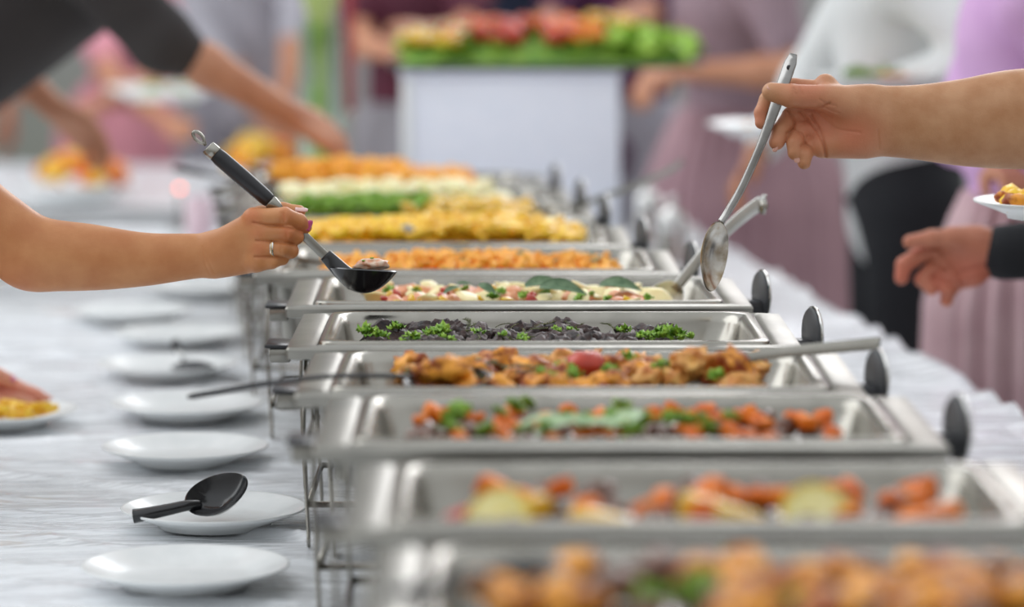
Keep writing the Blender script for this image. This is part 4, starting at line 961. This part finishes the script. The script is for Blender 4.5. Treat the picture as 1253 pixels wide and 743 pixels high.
a4v, a4f = sdf_mesh(A4, .0022)
wom2, _, _, _ = person('pink nailed hand resting over a plate of yellow food at the lower left edge', -1.38, 5.15, 0, 1.64, lean=(.16, 0), top=fabric('coral_fabric', '#b5655c'), sleeve=.2, bottom='trousers', bcol=fabric('beige_trousers', '#a59882'), skin=SKIN_P, skip='r', extra=[(a4v, a4f)], redp=[tuple(Cp(0, 475))+(.05,), tuple(Cp(40, 485))+(.03,)])
nail(Cp(14, 463, -.041), (1, 0, -.3), (0, -.8, .6), .012, .009, PNAIL, wom2)
p4 = PZ(8, 510, TZ+.018)
plate(0, 0, 'white plate with yellow food at the lower left edge beneath the pink nailed hand', loc=(p4.x-.01, p4.y, TZ+.006))
for k in range(16):
    place(fr8[k % 4], 'potato_fry', (0, 0), p4.x-.075+.0085*k, p4.y-.045+.012*(k % 4), TZ+.028+.004*(k % 3), (.1, .1, k*1.1), .85, 'yellow fry on the plate at the lower left edge', 'fry', 'fries on the lower left plate')

# ---------------------------------------------------------------- people in the background
MAUVE = fabric('mauve_pleats', '#b39098', '#a5838c', .7); ROSE = fabric('dusty_rose_pleats', '#d0b2b6', '#bd9ca2', .7)
person('woman in a mauve top and long pleated mauve skirt behind the buffet box', .61, 8.62, 190, 1.70, lean=(-.05, -.12), rh=P(800, 92, 8.3), lh=P(850, 88, 8.25), top=fabric('taupe_mauve', '#a48b95', '#97808a'), sleeve=.35, bottom='skirt', bcol=MAUVE, pleats=34, long_=.95, bulk=1.28)
person('woman in a white blouse and black trousers between two pleated skirts', .83, 7.05, 185, 1.72, lean=(-.05, 0), rh=P(925, 190, 7.15), lh=P(1085, 108, 6.85), top=fabric('white_blouse', '#e4e6e6', '#dadddd'), sleeve=.95, hint=(.3, 1, .1), bottom='trousers', bcol=fabric('black_trousers', '#14161c'), bulk=1.0)
person('woman in a lilac shirt and pleated pinkish skirt, farthest right in the background', .968, 6.12, 180, 1.68, lean=(-.04, 0), lh=P(1235, 130, 5.8), rh=P(1225, 205, 6.0), hint=(-.55, .6, -.8), top=fabric('lilac_shirt', '#dcb3e0', '#d2a6d8'), sleeve=.95, bottom='skirt', bcol=ROSE, pleats=24, long_=.95, bulk=1.0)
person('man in dark charcoal shirt leaning in at the upper left over the table', -1.385, 6.75, 10, 1.86, lean=(.53, .0), rh=P(352, 138, 6.6), lh=P(66, 132, 7.15), top=fabric('charcoal_shirt', '#3b3737', '#332f30'), sleeve=.60, bottom='trousers', bcol=BLK, bulk=1.2)
person('woman in a pink dress behind the rear table on the left', -1.24, 11.42, 270, 1.60, lean=(0, -.1), rh=P(205, 150, 10.3), lh=P(110, 135, 10.35), top=fabric('pink_dress', '#dc98a4', '#cf8a98'), sleeve=.4, bottom='skirt', bcol=fabric('pink_dress', '#dc98a4'), long_=.8, bulk=1.35)
person('woman in a light grey shirt with long sleeves behind the vase', -.88, 10.74, 275, 1.80, lean=(0, -.08), rh=P(330, 150, 10.45), lh=P(350, 110, 10.4), top=fabric('light_grey_shirt', '#b9b6bf', '#a9a7b0'), sleeve=.7, bottom='trousers', bcol=fabric('grey_slacks', '#9a98a2'), bulk=1.0)
person('person in pale grey behind the leaning man at the far left', -1.98, 11.4, 275, 1.75, top=fabric('pale_grey_shirt', '#b5b3ba'), sleeve=.9, bottom='trousers', bcol=fabric('grey_slacks', '#9a98a2'))
person('woman in a maroon top behind the left end of the salad', -.27, 9.6, 262, 1.64, lean=(0, -.10), rh=P(470, 60, 9.1), lh=P(520, 40, 9.05), top=fabric('maroon_top', '#5e2438', '#4d1c2f'), sleeve=.3, bottom='skirt', bcol=fabric('grey_skirt', '#8d8a90'), long_=.8)
person('person in a navy top behind the middle of the salad', -.02, 10.1, 270, 1.76, top=fabric('navy_top', '#28324a', '#202a40'), sleeve=.9, bottom='trousers', bcol=fabric('grey_slacks', '#9a98a2'), bulk=.95)
person('person in a purple top with a bare forearm behind the salad', .33, 9.70, 250, 1.70, lh=P(730, 40, 9.2), rh=P(660, 60, 9.2), top=fabric('purple_top', '#5a2850', '#4a2042'), sleeve=.4, bottom='trousers', bcol=fabric('grey_slacks', '#9a98a2'), bulk=.95)

# ---------------------------------------------------------------- things in the background
bx0 = P(625, 90, 7.5); bw = 266*7.55/FPX
box = empty('buffet_riser', (bx0.x, 7.68, TZ+.006), 'white box shaped riser standing on the table under the salad', 'riser')
H_ = bx0.z-TZ-.012
WBOX = mat('white_panel', '#eef1fc', '#eaeefa', rough=.35)
MB().box((bx0.x, 7.68, TZ+.006+H_/2), (bw, .36, H_), bev=.008).build('panel', WBOX, box)
MB().box((bx0.x, 7.68, TZ+.012+H_), (bw+.01, .37, .012), bev=.003).build('top_board', WBOX, box)
MB().box((bx0.x-bw/2+.012, 7.497, TZ+.006+H_/2), (.022, .006, H_-.01), bev=.002).build('corner_strip', CHINA, box)
tz = TZ+.018+H_+.002
cx = P(667, 85, 7.6).x
tr = empty('salad_platter', (cx, 7.68, tz), 'long dark edged platter of mixed salad on the white box', 'platter')
mb = MB(); mb.loft([[Vector((cx+x, 7.68+y, tz+z)) for x, y in rrect(w1, h1, .06, 8)] for w1, h1, z in ((.60, .30, 0), (.70, .38, .006), (.712, .392, .012), (.705, .385, .013), (.60, .30, .005))], True, True)
mb.build('tray', mat('dark_tray', '#4a4f55', rough=.3, metal=.5), tr)
SZ = tz+.012
def shf(u, v): return SZ+.016+.052*(1-(u/.37)**2)*(1-(v/.22)**2)
pan = (cx, 7.68)
bed(pan, -.33, .33, -.17, .17, SZ-.002, lambda u, v: shf(u, v)-.012, mat('salad_bed', '#5f9a34', '#9cc04a', scale=40, rough=.5), 'salad_bed', 'green leafy heap under the salad pieces on the box', 'salad', amp=.012, freq=25, seed=12)
lt = [leaf('salad_leaf', LGRN, .07, .05, .2, .5, seed=k, wav=.006) for k in range(3)]; gt = [leaf('salad_leaf', GRN, .065, .045, .2, .5, seed=k, wav=.006) for k in range(3)]
scatter(lt, 'lettuce_leaf', 95, pan, (.08, .33), (-.17, .16), shf, 'pale lettuce leaf at the right end of the salad on the box', 'lettuce', 'pale lettuce leaves', seed=40, size=.03, tilt=.9)
scatter(gt, 'salad_leaf', 95, pan, (-.33, .2), (-.17, .16), lambda u, v: shf(u, v)-.004, 'green leaf in the salad on the box', 'leaf', 'green salad leaves', seed=41, size=.03, tilt=.9)
tm = blobs('tomato_wedge', RED, 3, (.022, .018, .014), amp=.15); ca = blobs('orange_pepper_piece', CAR, 3, (.022, .016, .012), amp=.3); yp = blobs('yellow_pepper_piece', YPEP, 3, (.022, .016, .012), amp=.3); ra = blobs('radish_piece', PINK, 2, (.016, .014, .01), amp=.2); cu = blobs('pale_cucumber_slice', mat('cucumber', '#d6dca0', '#b9cf78', rough=.4), 2, (.022, .02, .006), amp=.1)
up_ = lambda u, v: shf(u, v)+.022
scatter(tm, 'tomato_wedge', 30, pan, (-.24, -.04), (-.16, .05), up_, 'red tomato wedge left of centre in the salad', 'tomato', 'tomato wedges on the left', seed=42, size=.03, tilt=.9)
scatter(tm, 'tomato_wedge', 9, pan, (0, .06), (-.17, -.06), up_, 'red tomato wedge near the middle front of the salad', 'tomato', 'tomato wedges in the middle', seed=43, size=.03, tilt=.9)
scatter(ca, 'orange_pepper_piece', 26, pan, (.03, .12), (-.17, .05), up_, 'orange pepper piece right of centre in the salad', 'pepper', 'orange pepper pieces', seed=44, size=.028, tilt=.9)
scatter(ca, 'orange_pepper_piece', 14, pan, (-.16, 0), (-.05, .14), up_, 'orange pepper piece at the back of the salad', 'pepper', 'orange pepper pieces at the back', seed=45, size=.028, tilt=.9)
scatter(yp, 'yellow_pepper_piece', 22, pan, (.10, .2), (-.05, .16), lambda u, v: up_(u, v)+.012, 'yellow pepper piece towards the right of the salad', 'pepper', 'yellow pepper pieces', seed=46, size=.026, tilt=.9)
scatter(yp, 'yellow_pepper_piece', 16, pan, (-.32, -.2), (-.17, .0), up_, 'yellow pepper piece at the left end of the salad', 'pepper', 'yellow pepper pieces on the left', seed=47, size=.026, tilt=.9)
scatter(ra, 'radish_piece', 10, pan, (0, .06), (.0, .15), up_, 'pink radish piece at the back of the salad', 'radish', 'radish pieces', seed=48, size=.026, tilt=.9)
scatter(cu, 'cucumber_slice', 20, pan, (-.33, -.16), (-.1, .15), up_, 'pale cucumber slice at the left of the salad', 'cucumber', 'cucumber slices', seed=49, size=.03, tilt=.9)

# tall vase with green stems, red candle, steel jug, candle glass, bowls
def vase(px, Y, w_, h, label):
    x = (px-626.5)/FPX*Y; r = empty('glass_vase', (x, Y, TZ+.006), label, 'vase'); z0 = TZ+.006
    GL = mat('clear_glass', (.95, .98, .96), rough=.03, trans=1)
    nn = GL.node_tree; b_ = nn.nodes['Principled BSDF']; b_.inputs['Transmission Weight'].default_value = 0; b_.inputs['Base Color'].default_value = (.9, .95, .92, 1)
    for l in list(b_.inputs['Base Color'].links): nn.links.remove(l)
    tr_ = nn.nodes.new('ShaderNodeBsdfTransparent'); tr_.inputs[0].default_value = (.93, .97, .94, 1); fz = nn.nodes.new('ShaderNodeFresnel'); fz.inputs[0].default_value = 1.18; mx_ = nn.nodes.new('ShaderNodeMixShader')
    nn.links.new(fz.outputs[0], mx_.inputs[0]); nn.links.new(tr_.outputs[0], mx_.inputs[1]); nn.links.new(b_.outputs[0], mx_.inputs[2]); nn.links.new(mx_.outputs[0], nn.nodes['Material Output'].inputs[0])
    MB().lathe([(0, 0), (w_*.9, 0), (w_, .01), (w_, h), (w_-.003, h), (w_-.003, .014), (0, .014)], (x, Y, z0), 36).build('glass', GL, r)
    rng = random.Random(4)
    return r, x, z0
vs, vx, vz = vase(393, 8.0, .052, .50, 'tall clear glass vase of green stems left of the white box')
bq = empty('flower_bunch', (vx, 8.0, vz+.02), 'green stems standing in the tall glass vase', 'flowers')
rng = random.Random(9); STM = mat('stem_green', '#a3bd50', '#dfe6b0', scale=30, rough=.5)
for k in range(24):
    a = rng.uniform(0, 2*PI); rr = rng.uniform(.008, .040); b0 = Vector((vx+math.cos(a)*rr, 8.0+math.sin(a)*rr, vz+.018)); tpt = Vector((vx+math.cos(a+2)*rr*1.0, 8.0+math.sin(a+2)*rr, vz+.52)); tip = tpt+Vector((math.cos(a+2)*.09, math.sin(a+2)*.09, .22))
    s_ = MB().tube(spline([b0, (b0+tpt)/2, tpt, tip], 4), rng.uniform(.004, .007), 7).build('stem', STM, bq)
    v_, f_ = blob(k, (.035, .035, .03), .4, 2.4, 2); obj('bloom', [tip+q for q in v_], f_, CHINA if k % 2 else mat('pink_bloom', '#e2a3b4'), s_)
for k in range(10):
    a = rng.uniform(0, 2*PI); z = rng.uniform(.05, .48); lm = leaf('leaf', GRN, .09, .02, .1, .3)
    o = bpy.data.objects.new('leaf', lm); COL.objects.link(o); o.parent = bq; o.location = (math.cos(a)*.022, math.sin(a)*.022, z); o.rotation_euler = (0, 1.35, a)
cn = P(428, 140, 8.25); cdl = empty('taper_candle', (cn.x, 8.25, TZ+.006), 'tall dark red candle beside the green stem vase', 'candle')
MB().lathe([(0, 0), (.04, 0), (.042, .004), (.012, .012), (.008, .03), (.008, cn.z-TZ-.02), (.016, cn.z-TZ-.01), (.016, cn.z-TZ), (0, cn.z-TZ)], (cn.x, 8.25, TZ+.006), 24).build('candle_holder', STEELB, cdl)
MB().lathe([(0, 0), (.0125, 0), (.0125, .33), (.004, .338), (0, .338)], (cn.x, 8.25, cn.z+.006), 20).build('wax', mat('red_wax', '#a8323a', '#9a2a33', rough=.4), cdl)
MB().tube([(cn.x, 8.25, cn.z+.34), (cn.x, 8.25, cn.z+.355)], .001, 6).build('wick', BLACKP, cdl)
def jug(px, Y, top, r0, label, m=STEELB, cat='jug', name='steel_jug'):
    tp = P(px, top, Y); x = tp.x; h = tp.z-TZ-.006; r = empty(name, (x, Y, TZ+.006), label, cat)
    MB().lathe([(0, 0), (r0, 0), (r0*1.08, .01), (r0*1.12, h*.35), (r0*.85, h*.75), (r0*.8, h*.86), (r0*.95, h*.97), (r0*.92, h), (r0*.76, h*.86), (0, h*.2)], (x, Y, TZ+.006), 32).build('body', m, r)
    MB().tube(spline([(x+r0*.8, Y, TZ+h*.85), (x+r0*1.7, Y, TZ+h*.8), (x+r0*1.6, Y, TZ+h*.4), (x+r0*1.02, Y, TZ+h*.3)], 5), .005, 10).build('handle', m, r)
    MB().lathe([(0, 0), (r0*.9, 0), (r0*.8, .012), (.01, .022), (.008, .032), (.014, .042), (0, .048)], (x, Y, TZ+.006+h), 28).build('lid', m, r)
jug(822, 6.95, 268, .036, 'shiny steel jug standing behind the right end of the fries dish', m=CHROME)
jug(792, 7.35, 246, .034, 'farther shiny steel jug standing close to the white box', m=CHROME)
cg = P(244, 244, 7.6); e = empty('candle_glass', (cg.x, 7.6, TZ+.006), 'pale pink candle glass left of the rear dishes', 'candle glass'); hh = cg.z-TZ
MB().lathe([(0, 0), (.026, 0), (.030, .01), (.032, hh), (.029, hh), (.027, .02), (0, .02)], (cg.x, 7.6, TZ+.006), 28).build('glass', mat('pink_frosted_glass', '#dcc3cc', '#d3b8c3', rough=.4), e)
MB().lathe([(0, .02), (.0265, .02), (.0275, hh*.7), (0, hh*.7)], (cg.x, 7.6, TZ+.006), 24).build('wax', CHINA, e)
# small glowing tea light
tl = P(220, 231, 8.05); e = empty('lantern', (tl.x, 8.05, TZ+.006), 'small lamp glowing orange left of the black ladle handle', 'lamp')
MB().lathe([(0, 0), (.03, 0), (.03, .006), (.004, .012), (.003, tl.z-TZ-.012), (.007, tl.z-TZ-.010), (0, tl.z-TZ-.010)], (tl.x, 8.05, TZ+.006), 16).build('stand', mat('dark_bronze', '#4a4038', rough=.4, metal=.6), e)
v_, f_ = blob(1, (.006, .006, .006), 0, 1, 2); obj('bulb', [tl+q for q in v_], f_, mat('orange_glow', '#ff6a38', emit=5), e)
# rear table food
def platter(px, Y, z, rx, label, cm, kind, labs, n, seed, h=.05):
    x = (px-626.5)/FPX*Y; e = bpy.data.objects.new('serving_bowl', MB().lathe([(0, 0), (rx*.6, 0), (rx*.62, .006), (rx*.98, .035), (rx, .04), (rx*.96, .038), (rx*.6, .012), (0, .012)], n=40).data('serving_bowl', CHINA)); COL.objects.link(e); e.location = (x, Y, z); tag(e, label, 'bowl')
    k = 0
    rng = random.Random(seed)
    for i in range(n):
        a = rng.uniform(0, 2*PI); rr = rx*.72*math.sqrt(rng.random()); o = bpy.data.objects.new(kind, rng.choice(cm)); COL.objects.link(o)
        o.location = (x+rr*math.cos(a), Y+rr*math.sin(a), z+.03+h*(1-(rr/rx)**2)*(.55+.45*rng.random())); o.rotation_euler = (rng.random(), rng.random(), a); s = rng.uniform(1.1, 1.6); o.scale = (s, s, s)
        tag(o, labs, 'food', labs[:30].rstrip()+' pieces')
TZ2 = TZ+.006
platter(98, 8.98, TZ2, .15, 'wide white bowl of orange and red food at the far left', ca+yp+ca+tm[:1], 'pepper_chunk', 'orange or red pepper chunk in the bowl at the far left', 60, 51, .09)
platter(320, 9.35, TZ2+.0, .12, 'white bowl of yellow food behind the black ladle grip', yp+ca, 'yellow_chunk', 'yellow chunk in the bowl behind the black ladle grip', 40, 52, .12)
# plates carried in the background
def held(px, py, Y, rx, label, ms, labs, n, seed):
    q = P(px, py, Y); plate(0, 0, label, loc=(q.x, Y, q.z-.012), group=None, s=rx/.115)
    rng = random.Random(seed)
    for i in range(n):
        a = rng.uniform(0, 2*PI); rr = rx*.6*math.sqrt(rng.random()); o = bpy.data.objects.new('food_piece', rng.choice(ms)); COL.objects.link(o)
        o.location = (q.x+rr*math.cos(a), Y+rr*math.sin(a), q.z-.002+.005*rng.random()); o.rotation_euler = (rng.random(), rng.random(), a); tag(o, labs, 'food', labs)
held(200, 116, 9.6, .165, 'white plate carried in front of the pink dress', ca+gt, 'food piece on the plate in front of the pink dress', 10, 61)
held(1072, 100, 6.75, .125, 'plate of salad and pale food carried before the white blouse', gt+[CRM and x for x in m7]+ca, 'salad piece on the plate before the white blouse', 26, 62)
held(935, 158, 7.0, .12, 'pale plate carried low in front of the mauve skirt', m7, 'food piece on the pale plate before the mauve skirt', 5, 63)
